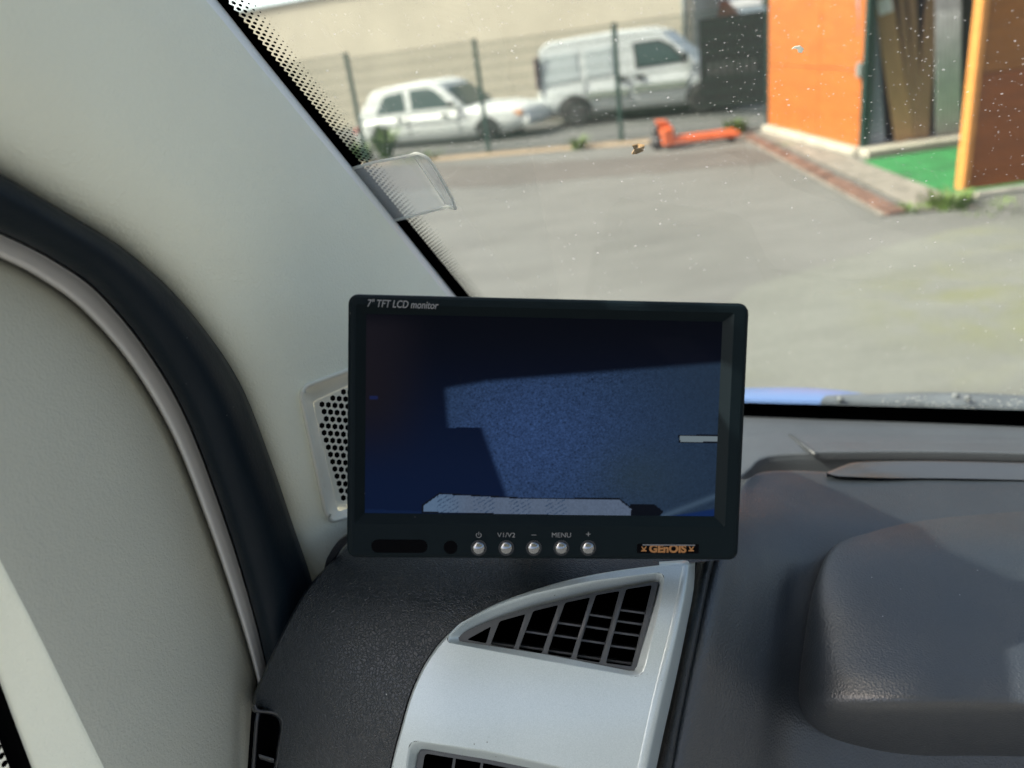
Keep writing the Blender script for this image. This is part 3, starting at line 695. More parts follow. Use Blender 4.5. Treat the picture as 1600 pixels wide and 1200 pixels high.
# --- A-pillar trim
seal_o = [(-420, 60), (-260, 140), (-100, 222), (0, 275), (100, 334), (200, 398), (290, 484), (370, 598), (420, 722), (455, 825), (482, 905), (500, 980)]
edge_r = [(185, -190), (265, -92), (345, 2), (421, 98), (510, 208), (598, 317), (690, 432), (740, 494), (790, 555), (830, 605), (860, 645), (890, 680)]
def tl(a, b, t): return (a[0]+(b[0]-a[0])*t, a[1]+(b[1]-a[1])*t)
prof = [(0, .272), (.06, .2645), (.2, .2555), (.45, .2465), (.75, .2435), (.93, .2465), (.965, .249)]
rows = []
for i, (a, b) in enumerate(zip(seal_o, edge_r)):
    rows.append([at_lat(*tl(a, b, t), l) for t, l in prof])
TR = Surf(rows, 8, 8)
def trimd(x, y):
    d = TR.depth(x, y)
    return d
Gt = loft(rows, 8, 8)
# outline in pixels of the trim for a cut with the tweeter opening
def P2(p): d = np.array(p)-CAM; return (800+FPX*(d@RT)/(d@FW), 600-FPX*(d@UP)/(d@FW))
tw_o = rounded([(466, 616), (474, 601), (545, 575), (625, 556), (640, 780), (560, 806), (515, 818), (505, 800)], [10, 10, 4, 20, 30, 4, 14, 10], 5)
bord = [P2(p) for p in list(Gt[:, 1])+list(Gt[-2, 2:-1])+list(Gt[::-1, -1])[1:]+list(Gt[0, ::-1])[1:-1]]
bord = [bord[i] for i in range(len(bord)) if i == 0 or np.hypot(bord[i][0]-bord[i-1][0], bord[i][1]-bord[i-1][1]) > 3]
def trimd2(x, y):
    d = TR.depth(x, y)
    if d is None:
        for s in (2, 5, 9, 15):
            for dx, dy in ((s, 0), (-s, 0), (0, s), (0, -s)):
                d = TR.depth(x+dx, y+dy)
                if d is not None: return d
        d = .5
    return d
pt = on_surface('pillar_trim', bord, [dens(tw_o, 12)], trimd2, M['trim'], cab, 16)
# rolled front edge of the trim; its paler colour paints in more windscreen light
rows_e = []
for i, (a, b) in enumerate(zip(seal_o, edge_r)):
    p0 = at_lat(*tl(a, b, .965), .249); q = at_lat(b[0]-2, b[1], .280); e = at_lat(b[0]+4, b[1]-2, .296)
    rows_e.append([p0, p0*.45+q*.55+RV*.0015, q, e])
V, F = grid_vf(loft(rows_e, 5, 6)); ob('edge_bead', V, F, M['trim_edge'], pt, True)
# tweeter grille
tw_loop = dens(tw_o, 6)
skirt_mb(tw_loop, trimd2, [-.001, .0018, .0020, .0004, -.004], [1.5, -1, -3.5, -6.5, -9]).build('tweeter_rim', M['grille'], pt, True)
# inner sloping wall
tw_i = rounded([(488, 628), (545, 602), (612, 584), (622, 765), (560, 788), (528, 800)], [6, 3, 8, 12, 4, 6], 4)
cen = np.mean(tw_loop, axis=0)
def ring_px(k):
    L = []
    for p in tw_loop:
        d = np.array(p)-cen; L.append(tuple(cen+d*k))
    return L
P_, F_ = cdt(dens(rounded([(473, 618), (479, 607), (545, 583), (618, 565), (632, 775), (560, 799), (518, 811), (511, 797)], 7, 4), 8), [dens(tw_i, 8)], 7)
def twd(x, y):
    # the moulded tray: sinks from the rim towards the perforated plate
    dmin = min(np.hypot(x-p[0], y-p[1]) for p in tw_loop); return trimd2(x, y)+min(.0095, .001+.0006*max(0, dmin-6))
MB().add([at(x, y, twd(x, y)) for x, y in P_], F_).build('tweeter_tray', M['grille'], pt, True)
hexes = []
for i in range(-2, 16):
    for j in range(-6, 18):
        cx_, cy_ = 493+10.1*i+3.35*j, 631+.8*i+11.3*j
        h = [(cx_+4.5*math.cos(a), cy_+4.9*math.sin(a)) for a in np.linspace(0, 2*math.pi, 7)[:-1]+math.pi/6]
        if all(inside(tw_i, (cx_+(p[0]-cx_)*1.35, cy_+(p[1]-cy_)*1.35)) for p in h): hexes.append(h)
def twp(x, y): return trimd2(x, y)+.0098
P_, F_ = cdt(dens(tw_i, 8), hexes, 0)
m = MB().add([at(x, y, twp(x, y)) for x, y in P_], F_)
for h in hexes: m.loops([[at(x, y, twp(x, y)) for x, y in h], [at(x, y, twp(x, y)+.003) for x, y in h]])
m.build('perforated_plate', M['grille'], pt)
P_, F_ = cdt(dens(tw_i, 12), [], 20); MB().add([at(x, y, twp(x, y)+.008) for x, y in P_], F_).build('speaker_cloth', M['hole'], pt)

# --- door seal, frame bead and door
seal_i = [(-420, 165), (-260, 240), (-100, 318), (0, 362), (80, 402), (155, 455), (232, 548), (292, 652), (345, 790), (385, 915), (412, 1020), (430, 1120)]
fr_i = [(-420, 200), (-260, 275), (-100, 357), (0, 402), (62, 434), (130, 484), (205, 570), (270, 680), (322, 810), (368, 945), (402, 1062), (420, 1160)]
def band(name, A, B, prof, mat, parent, nu=6, nv=8, smooth=True):
    rows = [[at_lat(*tl(a, b, t), l) for t, l in prof] for a, b in zip(A, B)]
    V, F = grid_vf(loft(rows, nu, nv)); return ob(name, V, F, mat, parent, smooth)
band('door_seal', seal_o, seal_i, [(-.05, .285), (-.04, .268), (.0, .261), (.08, .258), (.3, .2545), (.55, .2565), (.8, .262), (.96, .270), (1.0, .280), (1.02, .295)], M['seal'], cab)
door = band('door', fr_i, [(p[0]-1200, p[1]+480) for p in fr_i], [(0, .285), (.01, .285)], M['trim'], cab)
bpy.data.objects.remove(door)
# door trim as a cut surface: from the bead to the quarter window
crease = [(-160, 560), (0, 868), (60, 990), (165, 1205), (300, 1480)]
wedge = [(-240, 640), (-60, 920), (0, 1062), (52, 1200), (150, 1440)]
lef = fr_i
def door_rows():
    rows = []
    A = crom(np.array(fr_i, float), 3)
    for a in A:
        # horizontal-ish line from the bead down-left to the crease
        i = np.argmin([abs((c[1]-a[1])*.4-(c[0]-a[0])*.0) for c in fr_i])
        rows.append(a)
    return rows
Bd = crom(np.array(fr_i, float), 2); tpar = np.linspace(0, 1, len(Bd))
Cr = np.array([np.interp(tpar, [0, .25, .5, .75, 1], [c[k] for c in [(-620, 330), (-330, 560), (-60, 760), (60, 990), (260, 1400)]]) for k in (0, 1)]).T
rows_d_ = []
for a, c in zip(Bd, Cr):
    rows_d_.append([at_lat(*tl(a, c, t), l) for t, l in ((-.01, .300), (.02, .292), (.08, .2865), (.25, .284), (.55, .283), (.85, .2835), (1., .2845))])
V, F = grid_vf(loft(rows_d_, 6, 4)); door = ob('door_trim', V, F, M['doortrim'], cab, True)
We = np.array([np.interp(tpar, [0, .25, .5, .75, 1], [c[k] for c in [(-700, 420), (-420, 640), (-150, 860), (-20, 1015), (140, 1440)]]) for k in (0, 1)]).T
rows_w = []
for c, w in zip(Cr, We):
    rows_w.append([at_lat(*tl(c, w, t), l) for t, l in ((0, .2845), (.10, .2858), (.5, .293), (.9, .301), (1., .306))])
V, F = grid_vf(loft(rows_w, 6, 4)); ob('window_reveal', V, F, M['trim'], door, True)
Wf = We+np.array([(-42, 12)])*np.linspace(1, .7, len(We))[:, None]
rows_f = [[at_lat(*tl(c, w, t), .309) for t in (-.15, 1.)] for c, w in zip(We, Wf)]
V, F = grid_vf(loft(rows_f, 2, 3)); ob('window_frit', M and V, F, M['frit'], door, True)
Wg = We+np.array([(-900, 300)])
rows_g = [[at_lat(*tl(c, w, t), .3105) for t in (-.02, .5, 1.)] for c, w in zip(We, Wg)]
V, F = grid_vf(loft(rows_g, 2, 2)); ob('quarter_window', V, F, M['pane'], door, True)
m = MB()
o0 = at_lat(-40, 1100, .3098); ex_ = (at_lat(-40+8, 1100+20, .3098)-o0); ex_ /= np.linalg.norm(ex_); ey_ = np.cross(ex_, RV)
if ey_@(at_lat(-60, 1110, .3098)-o0) < 0: ey_ = -ey_
q0 = at_lat(*Wf[len(Wf)*3//4], .3098)
for j in range(7):
    rr = .0015*(1-j/8)
    for k in range(-30, 40):
        cc = q0+ex_*(k+(.5 if j % 2 else 0))*.0042+ey_*(.0015+j*.0027)
        m.add([cc+(ex_*math.cos(a)+ey_*math.sin(a))*rr for a in np.linspace(0, 2*math.pi, 9)[:-1]], [tuple(range(8))])
tag(m.build('frit_dots', M['frit'], door), kind='stuff')
band('door_frame_bead', seal_i, fr_i, [(-.25, .30), (-.04, .288), (.06, .2805), (.2, .2795), (.5, .2790), (.85, .2795), (.97, .2835), (1.06, .300)], M['frame'], cab)

# --- dashboard, left end
gxs = [200, 350, 500, 650, 800, 950, 1110, 1260]; gys = [760, 810, 860, 920, 1000, 1100, 1200, 1330, 1480]
tab = np.array([[.56, .54, .53, .525, .52, .52, .52, .53], [.50, .48, .47, .462, .46, .46, .462, .47], [.475, .448, .432, .42, .415, .413, .415, .43], [.465, .432, .41, .396, .39, .388, .392, .41],
                [.46, .425, .397, .382, .376, .374, .378, .40], [.46, .425, .392, .374, .368, .366, .37, .39], [.465, .43, .392, .372, .366, .364, .368, .385], [.47, .44, .40, .374, .366, .364, .368, .38], [.48, .45, .41, .38, .37, .368, .37, .38]])
DS = Surf([[at(x, y, tab[j][i]) for i, x in enumerate(gxs)] for j, y in enumerate(gys)], 6, 6)
def dd(x, y): d = DS.depth(min(max(x, 205), 1255), min(max(y, 765), 1475)); return d if d else .4
arc = crom(np.array([(1150, 872), (1040, 884), (965, 893), (890, 908), (820, 928), (760, 951), (706, 984), (668, 1028), (642, 1080), (624, 1140), (608, 1205), (592, 1300), (578, 1420)], float), 5)
lefto = crom(np.array([(585, 800), (556, 842), (520, 878), (480, 925), (446, 985), (418, 1045), (401, 1084)], float), 4)
slot = rounded([(401, 1114), (428, 1118), (438, 1130), (424, 1215), (412, 1300), (388, 1300)], [3, 6, 8, 4, 4, 4], 3)
outl = [tuple(p) for p in lefto]+[(399, 1100), (404, 1109), (430, 1112), (443, 1126), (438, 1165), (430, 1215), (416, 1310), (400, 1420)]+[tuple(p) for p in arc[::-1]]+[(1150, 810), (860, 790)]
dash = on_surface('dashboard', dens(outl, 14), [], dd, M['black'], cab, 15)
# rolled-over edge towards the door
edge_l = [tuple(p) for p in lefto]+[(399, 1100)]
Ls = np.array(edge_l); 
def roll(offs): return [[at(x-dx, y+dx*.15, dd(x, y)+dz) for x, y in Ls] for dx, dz in offs]
Gx = np.array(roll([(0, 0), (2.5, .004), (4, .010), (4.5, .020), (2, .06)])); V, F = grid_vf(Gx); ob('dashboard_side', V, F, M['black'], dash, True)
# side demister slot beside the door
E2 = [(399, 1100), (404, 1109), (430, 1112), (443, 1126), (438, 1165), (430, 1215), (416, 1310), (400, 1420)]
Gx = np.array([[at(x-dx, y+dy, dd(420, 1130)+dz) for x, y in E2] for dx, dy, dz in ((-1.5, -1, -.001), (0, 1, -.002), (4, 4, .0), (6, 5, .015))]); V, F = grid_vf(loft(Gx, 3, 2)); ob('demister_rim', V, F, M['smoothblack'], dash, True)
MB().quad(at(393, 1106, .428), at(450, 1108, .420), at(446, 1420, .420), at(372, 1420, .428)).build('demister_duct', M['hole'], dash)
MB().tube([at(404, 1112, .410), at(401, 1130, .412), at(396, 1200, .413), at(386, 1330, .415)], .0011, 8).build('demister_rim', M['smoothblack'], dash, True)
for y in (1181, 1262): bevel(MB().add([at(404, y-3, .412), at(428, y+4, .408), at(428, y+8, .420), at(406, y+1, .424), at(404, y+1, .412), at(428, y+8, .408), at(428, y+12, .420), at(406, y+5, .424)], [(0, 1, 2, 3), (7, 6, 5, 4), (0, 4, 5, 1), (1, 5, 6, 2), (2, 6, 7, 3), (3, 7, 4, 0)]).build('fin', M['bezelgrey'], dash), .0003)

# --- silver vent panel
RAISE = .006
right_in = crom(np.array([(1066, 884), (1058, 930), (1042, 1000), (1020, 1090), (1000, 1180), (975, 1300), (950, 1420)], float), 4)   # ridge
right_out = crom(np.array([(1086, 880), (1084, 920), (1072, 985), (1054, 1070), (1036, 1150), (1022, 1215), (996, 1320), (970, 1420)], float), 4)
arc_s = crom(np.array([(1052, 884), (965, 895), (892, 909), (822, 930), (764, 953), (710, 987), (673, 1030), (647, 1082), (629, 1142), (613, 1205), (597, 1300), (583, 1420)], float), 5)
vo = rounded([(693, 1003), (716, 975), (770, 948), (830, 928), (920, 908), (1040, 893), (1034, 935), (1004, 1060), (850, 1033)], [14, 10, 20, 20, 20, 16, 4, 18, 4], 5)
vi = rounded([(712, 1001), (724, 988), (770, 968), (830, 949), (920, 928), (1029, 908), (1022, 940), (993, 1050), (850, 1022)], [6, 8, 20, 20, 20, 5, 4, 8, 4], 5)
v2o = rounded([(640, 1156), (760, 1172), (870, 1196), (960, 1222), (900, 1420), (600, 1420)], [14, 10, 10, 10, 4, 4], 4)
v2i = rounded([(655, 1170), (760, 1186), (862, 1207), (935, 1228), (880, 1400), (618, 1400)], [10, 10, 10, 10, 4, 4], 4)
so_ = [tuple(p) for p in arc_s]+[tuple(p) for p in right_in[::-1]]
panel = on_surface('vent_panel', dens(so_, 12), [dens(vo, 10), dens(v2o, 12)], dd, M['silver'], cab, 13, RAISE)
# rounded outer edge, ridge and dark side
sk = np.array([[at(x+s*nx, y+s*ny, dd(x, y)-o_) for (x, y), (nx, ny) in zip(arc_s, [(-.5, -.85)]*len(arc_s))] for s, o_ in ((0, RAISE), (1.6, RAISE-.0004), (3.2, RAISE-.0018), (4.0, RAISE-.005), (4.0, -.006))])
V, F = grid_vf(sk); ob('panel_edge', V, F, M['silver'], panel, True)
ro = [right_out[int(round(k*(len(right_out)-1)/(len(right_in)-1)))] for k in range(len(right_in))]
sk = np.array([[at(a[0]+(b[0]-a[0])*s, a[1]+(b[1]-a[1])*s, dd(*a)-RAISE+z) for a, b in zip(right_in, ro)] for s, z in ((0, 0), (.06, -.0004), (.45, .0006), (.52, .0014), (.62, .006), (1., .030))])
V, F = grid_vf(sk); ob('panel_edge', V, F, M['silver'], panel, True)
tpz = [at(x, y, dd(min(x, 1060), y+4)-RAISE+z) for x, y, z in ((1050, 885, 0), (1066, 884, 0), (1076, 882, .001), (1086, 880, .012), (1086, 874, .03), (1045, 876, .02))]
# recess around the grille
def recess(vo, vi, name, parent, deep, mat):
    n = 90
    def resamp(L):
        L = np.array(L+[L[0]]); d = np.r_[0, np.cumsum(np.hypot(*np.diff(L, axis=0).T))]; t = np.linspace(0, d[-1], n+1)[:-1]; return np.stack([np.interp(t, d, L[:, 0]), np.interp(t, d, L[:, 1])], 1)
    A, B = resamp(vo), resamp(vi)
    return MB().loops([[at(*(A[i]*(1-s)+B[i]*s), dd(*A[i])-RAISE+z) for i in range(n)] for s, z in ((0, 0), (.12, .0002), (.25, .0008), (.85, deep*.85), (1., deep))]).build(name, mat, parent, True)
recess(vo, vi, 'vent_recess', panel, .0038, M['silver']); recess(v2o, v2i, 'vent_recess', panel, .006, M['silver'])
Zq = lambda p: (p[0]/3.8095+690, p[1]/3.8095+880)
ops = [[(150, 455), (295, 375), (265, 478)], [(345, 345), (500, 302), (430, 510), (290, 485)], [(545, 285), (695, 248), (595, 538), (458, 512)], [(735, 235), (885, 203), (770, 565), (628, 540)], [(918, 190), (1060, 165), (940, 593), (800, 568)], [(1098, 155), (1253, 130), (1130, 615), (977, 595)]]
opsr = [rounded([Zq(p) for p in o_], 3.2, 3) for o_ in ops]
def gd(x, y): return dd(x, y)-RAISE+(.0040 if y < 1090 else .0062)
P_, F_ = cdt(dens(vi, 10), opsr, 12); m = MB().add([at(x, y, gd(x, y)) for x, y in P_], F_)
for h in opsr: m.loops([[at(x, y, gd(x, y)+z) for x, y in h] for z in (0, .0006, .009)])
gr = m.build('vent_grille', M['bezelgrey'], panel, False)
lv = [[], [(470, 488)], [(400, 410), (488, 495)], [(348, 352), (422, 430), (515, 522)], [(300, 305), (370, 378), (452, 460), (545, 552)], [(272, 275), (338, 345), (405, 412), (485, 492), (572, 580)]]
for o_, ys in zip(ops, lv):
    for y0, _ in ys:
        def edge_x(y, a, b): t = (y-a[1])/(b[1]-a[1]); return a[0]+(b[0]-a[0])*t
        xl = edge_x(y0, o_[0], o_[3])-6; xr = edge_x(y0+24, o_[1], o_[2])+8
        A = [Zq((xl, y0)), Zq((xr, y0+22))]
        f0 = [at(A[0][0], A[0][1], gd(*A[0])+.004), at(A[1][0], A[1][1], gd(*A[1])+.004)]
        b0 = [at(A[0][0]+5, A[0][1]-3, gd(*A[0])+.022), at(A[1][0]+1, A[1][1]-3, gd(*A[1])+.022)]
        th = -UP*.0011
        V = [f0[0], f0[1], b0[1], b0[0], f0[0]+th, f0[1]+th, b0[1]+th, b0[0]+th]
        bevel(ob('louver', V, [(0, 1, 2, 3), (7, 6, 5, 4), (0, 4, 5, 1), (1, 5, 6, 2), (2, 6, 7, 3), (3, 7, 4, 0)], M['louver'], panel), .0003)
def duct(vi, name): 
    P_, F_ = cdt(dens(vi, 16), [], 0); n = len(vi)
    m = MB().add([at(x, y, gd(x, y)+.034) for x, y in P_], F_); m.loops([[at(x, y, gd(x, y)+.001) for x, y in vi], [at(x, y, gd(x, y)+.034) for x, y in vi]]); m.build(name, M['hole'], panel)
duct(vi, 'duct'); duct(v2i, 'duct')
# lower vent: frame and upright bars
v2h = rounded([(664, 1177), (760, 1193), (858, 1213), (925, 1236), (872, 1392), (628, 1392)], 6, 3)
P_, F_ = cdt(dens(v2i, 10), [dens(v2h, 12)], 0); m = MB().add([at(x, y, gd(x, y)) for x, y in P_], F_); m.loops([[at(x, y, gd(x, y)) for x, y in v2h], [at(x, y, gd(x, y)+.008) for x, y in v2h]]); m.build('vent_grille', M['bezelgrey'], panel)
for x in (709, 752, 796, 838, 880):
    a, b = (x, 1170+(x-650)*.17), (x-34, 1395)
    MB().add([at(*a, gd(*a)+.003), at(a[0]+4, a[1], gd(*a)+.003), at(b[0]+4, b[1], gd(*b)+.003), at(*b, gd(*b)+.003), at(*a, gd(*a)+.02), at(a[0]+4, a[1], gd(*a)+.02), at(b[0]+4, b[1], gd(*b)+.02), at(*b, gd(*b)+.02)], [(0, 1, 2, 3), (7, 6, 5, 4), (0, 4, 5, 1), (1, 5, 6, 2), (2, 6, 7, 3), (3, 7, 4, 0)]).build('louver', M['bezelgrey'], panel)
# top shoulder of the silver panel, under the monitor
G = np.array([[at(x, y0, dd(min(x, 1070), 884)-RAISE+z) for x in (1030, 1045, 1058, 1066, 1074, 1080, 1086)] for y0, z in ((887, 0), (884, .0006), (880, .004), (876, .012), (868, .03))])
for j in range(5):
    for i, x in enumerate((1030, 1045, 1058, 1066, 1074, 1080, 1086)):
        G[j, i] = at(x, 887-[0, 3, 7, 11, 19][j]-(x-1030)*.045, dd(1050, 884)-RAISE+[0, .0006, .004, .012, .03][j]+max(0, x-1072)*.0012)
V, F = grid_vf(G); ob('panel_edge', V, F, M['silver'], panel, True)

# --- dashboard, instrument side: seam strip, face and binnacle hood
seamL = [(1120, 800), (1100, 860), (1086, 920), (1073, 985), (1056, 1068), (1038, 1150), (1022, 1220), (996, 1330), (968, 1440)]
seamR = [(1150, 800), (1118, 866), (1104, 925), (1092, 985), (1076, 1068), (1060, 1150), (1048, 1220), (1022, 1330), (996, 1440)]
def seamd(x, y): return np.interp(y, [800, 870, 985, 1200, 1440], [.475, .425, .398, .388, .385])
rows = [[at(a[0]-6, a[1], seamd(*a)+.02), at(*a, seamd(*a)+.006), at(*tl(a, b, .35), seamd(*a)+.001), at(*tl(a, b, .75), seamd(*a)), at(*tl(a, b, .95), seamd(*a)+.002), at(*tl(a, b, 1.06), seamd(*a)+.010)] for a, b in zip(seamL, seamR)]
V, F = grid_vf(loft(rows, 4, 5)); ob('seam_strip', V, F, M['black'], dash, True)
# face right of the seam: control grid of (x, y, depth)
rowsG = [
 [(1168, 748, .560), (1190, 738, .575), (1235, 735, .585), (1310, 738, .59), (1420, 741, .59), (1540, 744, .585), (1700, 748, .575), (1900, 754, .56)],
 [(1150, 775, .535), (1185, 768, .545), (1240, 766, .55), (1310, 768, .555), (1420, 772, .555), (1540, 776, .55), (1700, 782, .54), (1900, 790, .525)],
 [(1130, 830, .470), (1175, 826, .485), (1240, 826, .500), (1320, 828, .505), (1420, 834, .505), (1540, 838, .50), (1700, 846, .49), (1900, 856, .475)],
 [(1112, 900, .428), (1160, 905, .442), (1215, 912, .462), (1260, 915, .478), (1400, 920, .48), (1540, 925, .475), (1700, 930, .465), (1900, 940, .45)],
 [(1094, 985, .404), (1145, 1000, .415), (1200, 1010, .436), (1250, 1015, .455), (1400, 1020, .458), (1540, 1025, .455), (1700, 1030, .445), (1900, 1040, .43)],
 [(1076, 1070, .396), (1130, 1085, .404), (1190, 1095, .422), (1245, 1100, .444), (1400, 1110, .452), (1540, 1115, .45), (1700, 1120, .44), (1900, 1130, .425)],
 [(1048, 1210, .390), (1105, 1215, .396), (1170, 1220, .410), (1245, 1225, .430), (1400, 1230, .442), (1540, 1235, .44), (1700, 1240, .43), (1900, 1250, .415)],
 [(1005, 1410, .385), (1070, 1415, .388), (1150, 1420, .40), (1245, 1425, .415), (1400, 1430, .42), (1540, 1435, .42), (1700, 1440, .41), (1900, 1450, .40)]]
rows = [[at(r[0][0]-14, r[0][1], r[0][2]+.03)]+[at(*p) for p in r] for r in rowsG]
G = loft(rows, 6, 6)
back = [G[0]+(-ZV*.004+FV*.004), G[0]+(-ZV*.015+FV*.006), G[0]-ZV*.05+FV*.006]
V, F = grid_vf(np.concatenate([np.array(back[::-1]), G])); ob('instrument_face', V, F, M['pebble'], dash, True)
MB().quad(at(560, 800, .56), at(1330, 780, .60), at(1330, 1450, .47), at(380, 1450, .50)).build('dash_backing', M['hole'], dash)  # dark sheet added under the dash to block light in its gaps
# binnacle hood
hood = [
 [(1345, 812, .545), (1390, 800, .552), (1450, 792, .556), (1540, 786, .556), (1660, 784, .55), (1820, 790, .535)],
 [(1316, 836, .512), (1370, 822, .515), (1450, 815, .515), (1540, 812, .512), (1660, 812, .505), (1820, 820, .49)],
 [(1290, 872, .485), (1345, 865, .478), (1440, 862, .472), (1540, 860, .468), (1660, 862, .46), (1820, 870, .448)],
 [(1270, 930, .466), (1318, 935, .448), (1430, 938, .438), (1540, 938, .434), (1660, 942, .427), (1820, 950, .415)],
 [(1258, 1000, .454), (1300, 1010, .428), (1420, 1015, .412), (1540, 1016, .408), (1660, 1020, .402), (1820, 1028, .392)],
 [(1250, 1060, .447), (1292, 1066, .416), (1410, 1072, .396), (1540, 1074, .392), (1660, 1078, .386), (1820, 1086, .377)],
 [(1250, 1100, .444), (1292, 1108, .414), (1410, 1106, .394), (1540, 1106, .390), (1660, 1110, .384), (1820, 1118, .375)],
 [(1262, 1136, .450), (1305, 1148, .438), (1415, 1146, .424), (1540, 1144, .420), (1660, 1148, .414), (1820, 1156, .405)],
 [(1300, 1170, .462), (1340, 1178, .458), (1425, 1182, .450), (1540, 1182, .446), (1660, 1186, .44), (1820, 1194, .43)],
 [(1330, 1184, .490), (1365, 1190, .490), (1430, 1196, .488), (1540, 1198, .486), (1660, 1202, .48), (1820, 1210, .47)]]
rows = [[at(*p) for p in r] for r in hood]
left = [r[0]+FV*.012-ZV*.02+RV*.002 for r in rows]
rows = [[l_]+r for l_, r in zip(left, rows)]
V, F = grid_vf(loft(rows, 7, 6)); ob('binnacle_hood', V, F, M['pebble'], dash, True)
# --- shelf under the windscreen, with the raised lip and the demister slot
zS = -.398
r0 = [at_z(x, y, zS) for x, y in ((900, 655), (1100, 650), (1170, 652), (1300, 656), (1450, 661), (1600, 667), (1800, 676), (2000, 686))]
r0b = [p+FV*.10+ZV*.0 for p in r0]
lipp = [(900, 770), (1120, 760), (1166, 736), (1200, 712), (1300, 707), (1450, 708), (1600, 711), (1800, 716), (2000, 722)]
lipp = crom(np.array(lipp, float), 4); r0c = crom(np.array([(900, 655), (1040, 652), (1120, 650), (1190, 652), (1300, 656), (1450, 661), (1600, 667), (1800, 676), (2000, 686)], float), 4)
zl = -.376
rows_s = []
for a, b in zip(r0c, lipp):
    A = at_z(*a, zS); B = at_z(*b, zl); rows_s.append([A+FV*.012-ZV*.03, A, A*.6+B*.4+ZV*.001, A*.35+B*.65+ZV*.002, A*.1+B*.9+ZV*.001, B, B-ZV*.004-FV*.002, B-ZV*.012-FV*.003, B-ZV*.07-FV*.003])
V, F = grid_vf(loft(np.array(rows_s), 3, 1)); shelf = ob('windscreen_shelf', V, F, M['shelf'], dash, True)
# inset cover of the shelf with its bright seam edge
ca = [at_z(x, y, zS+.0085) for x, y in ((1236, 682), (1420, 684), (1600, 688), (2000, 700))]; cb_ = [at_z(x, y, zl+.003) for x, y in ((1274, 709), (1420, 708), (1600, 711), (2000, 722))]
G = np.array([[A, A+ZV*.0012, A*.9+B*.1+ZV*.002, A*.1+B*.9+ZV*.002, B+ZV*.0005, B-ZV*.006] for A, B in zip(ca, cb_)]); V, F = grid_vf(loft(G, 3, 4)); ob('shelf_cover', V, F, M['shelf'], dash, True)
MB().tube([at_z(1234, 681, zS+.014), at_z(1254, 695, zS+.021), at_z(1274, 710, zl+.010)], .0020, 8).build('cover_edge', M['bezelgrey'], dash, True)
MB().quad(*[at_z(x, y, -.43) for x, y in ((880, 700), (2000, 690), (2000, 780), (880, 800))]).build('channel_floor', M['hole'], dash)  # near-black colour paints in the shadow of the channel
# smooth strip behind the instrument face, its paler grey painting a bright reflection
st = [[(1292, 738, .583), (1320, 727, .598), (1345, 722, .605), (1420, 720, .607), (1520, 721, .605), (1640, 724, .60), (1900, 731, .58)],
      [(1294, 740, .580), (1330, 733, .590), (1360, 729, .597), (1430, 727, .60), (1520, 728, .598), (1640, 731, .593), (1900, 738, .573)],
      [(1300, 742, .578), (1345, 740, .584), (1380, 738, .589), (1440, 736, .592), (1520, 737, .59), (1640, 740, .585), (1900, 747, .565)],
      [(1310, 744, .577), (1360, 746, .578), (1400, 747, .580), (1450, 747, .582), (1520, 748, .58), (1640, 751, .575), (1900, 758, .555)]]
rows = [[at(x, y, d-.004) for x, y, d in r] for r in st]; G = loft(rows, 5, 5); back = [G[0]-ZV*.03, G[0]-ZV*.004]
V, F = grid_vf(np.concatenate([np.array(back), G])); ob('gloss_strip', V, F, M['strip'], dash, True)

# --- outside the glass: blue bonnet edge, grey scuttle with screws
M['bluepaint'] = NT('blue_car_paint').set(Base_Color=(.10, .175, .36), Roughness=.4, Coat_Weight=.3, Coat_Roughness=.2).m
M['scuttle'] = plain('grey_scuttle_plastic', (.09, .105, .115), .5, var=.25, vs_=30)
bn = [[(980, 640, .95), (1100, 638, .93), (1180, 636, .92), (1260, 638, .90), (1340, 640, .89), (1400, 642, .88)],
      [(980, 622, .98), (1100, 618, .96), (1180, 617, .945), (1260, 617, .93), (1330, 621, .91), (1380, 626, .90)],
      [(980, 612, 1.03), (1100, 609, 1.01), (1180, 606, .99), (1260, 606, .97), (1325, 611, .95), (1365, 618, .93)],
      [(980, 612, 1.1), (1100, 612, 1.08), (1180, 610, 1.06), (1260, 610, 1.04), (1325, 615, 1.02), (1365, 622, 1.0)]]
V, F = grid_vf(loft([[at(*p) for p in r] for r in bn], 5, 5)); ob('bonnet', V, F, M['bluepaint'], cab, True)
sc_ = [[(1285, 640, .86), (1340, 650, .86), (1500, 660, .84), (1700, 672, .82), (2000, 690, .79)], [(1282, 628, .868), (1340, 632, .866), (1500, 640, .845), (1700, 652, .825), (2000, 668, .795)], [(1290, 618, .885), (1340, 616, .885), (1500, 614, .87), (1700, 624, .85), (2000, 640, .82)], [(1292, 622, .93), (1340, 620, .93), (1500, 619, .91), (1700, 629, .89), (2000, 645, .86)]]
V, F = grid_vf(loft([[at(*p) for p in r] for r in sc_], 5, 5)); scu = ob('scuttle', V, F, M['scuttle'], cab, True)
def dome(c, n, r, h, name, mat, parent, seg=14, local=False, rings=5):
    n = np.array(n, float); n /= np.linalg.norm(n); a = np.cross(n, (0.3, .9, .1)); a /= np.linalg.norm(a); b = np.cross(n, a); L = []
    for k in range(rings+1):
        t = k/rings*math.pi/2*.96; L.append([np.array(c)+n*h*math.sin(t)+(a*math.cos(p)+b*math.sin(p))*r*math.cos(t) for p in np.linspace(0, 2*math.pi, seg+1)[:-1]])
    return MB().loops(L, False, True).build(name, mat, parent, True, local)
for x, y, d in ((1313, 624, .868), (1512, 622, .85), (1493, 619, .86)): dome(at(x, y, d), -ray(x, y), .0040, .0025, 'screw', M['scuttle'], scu)

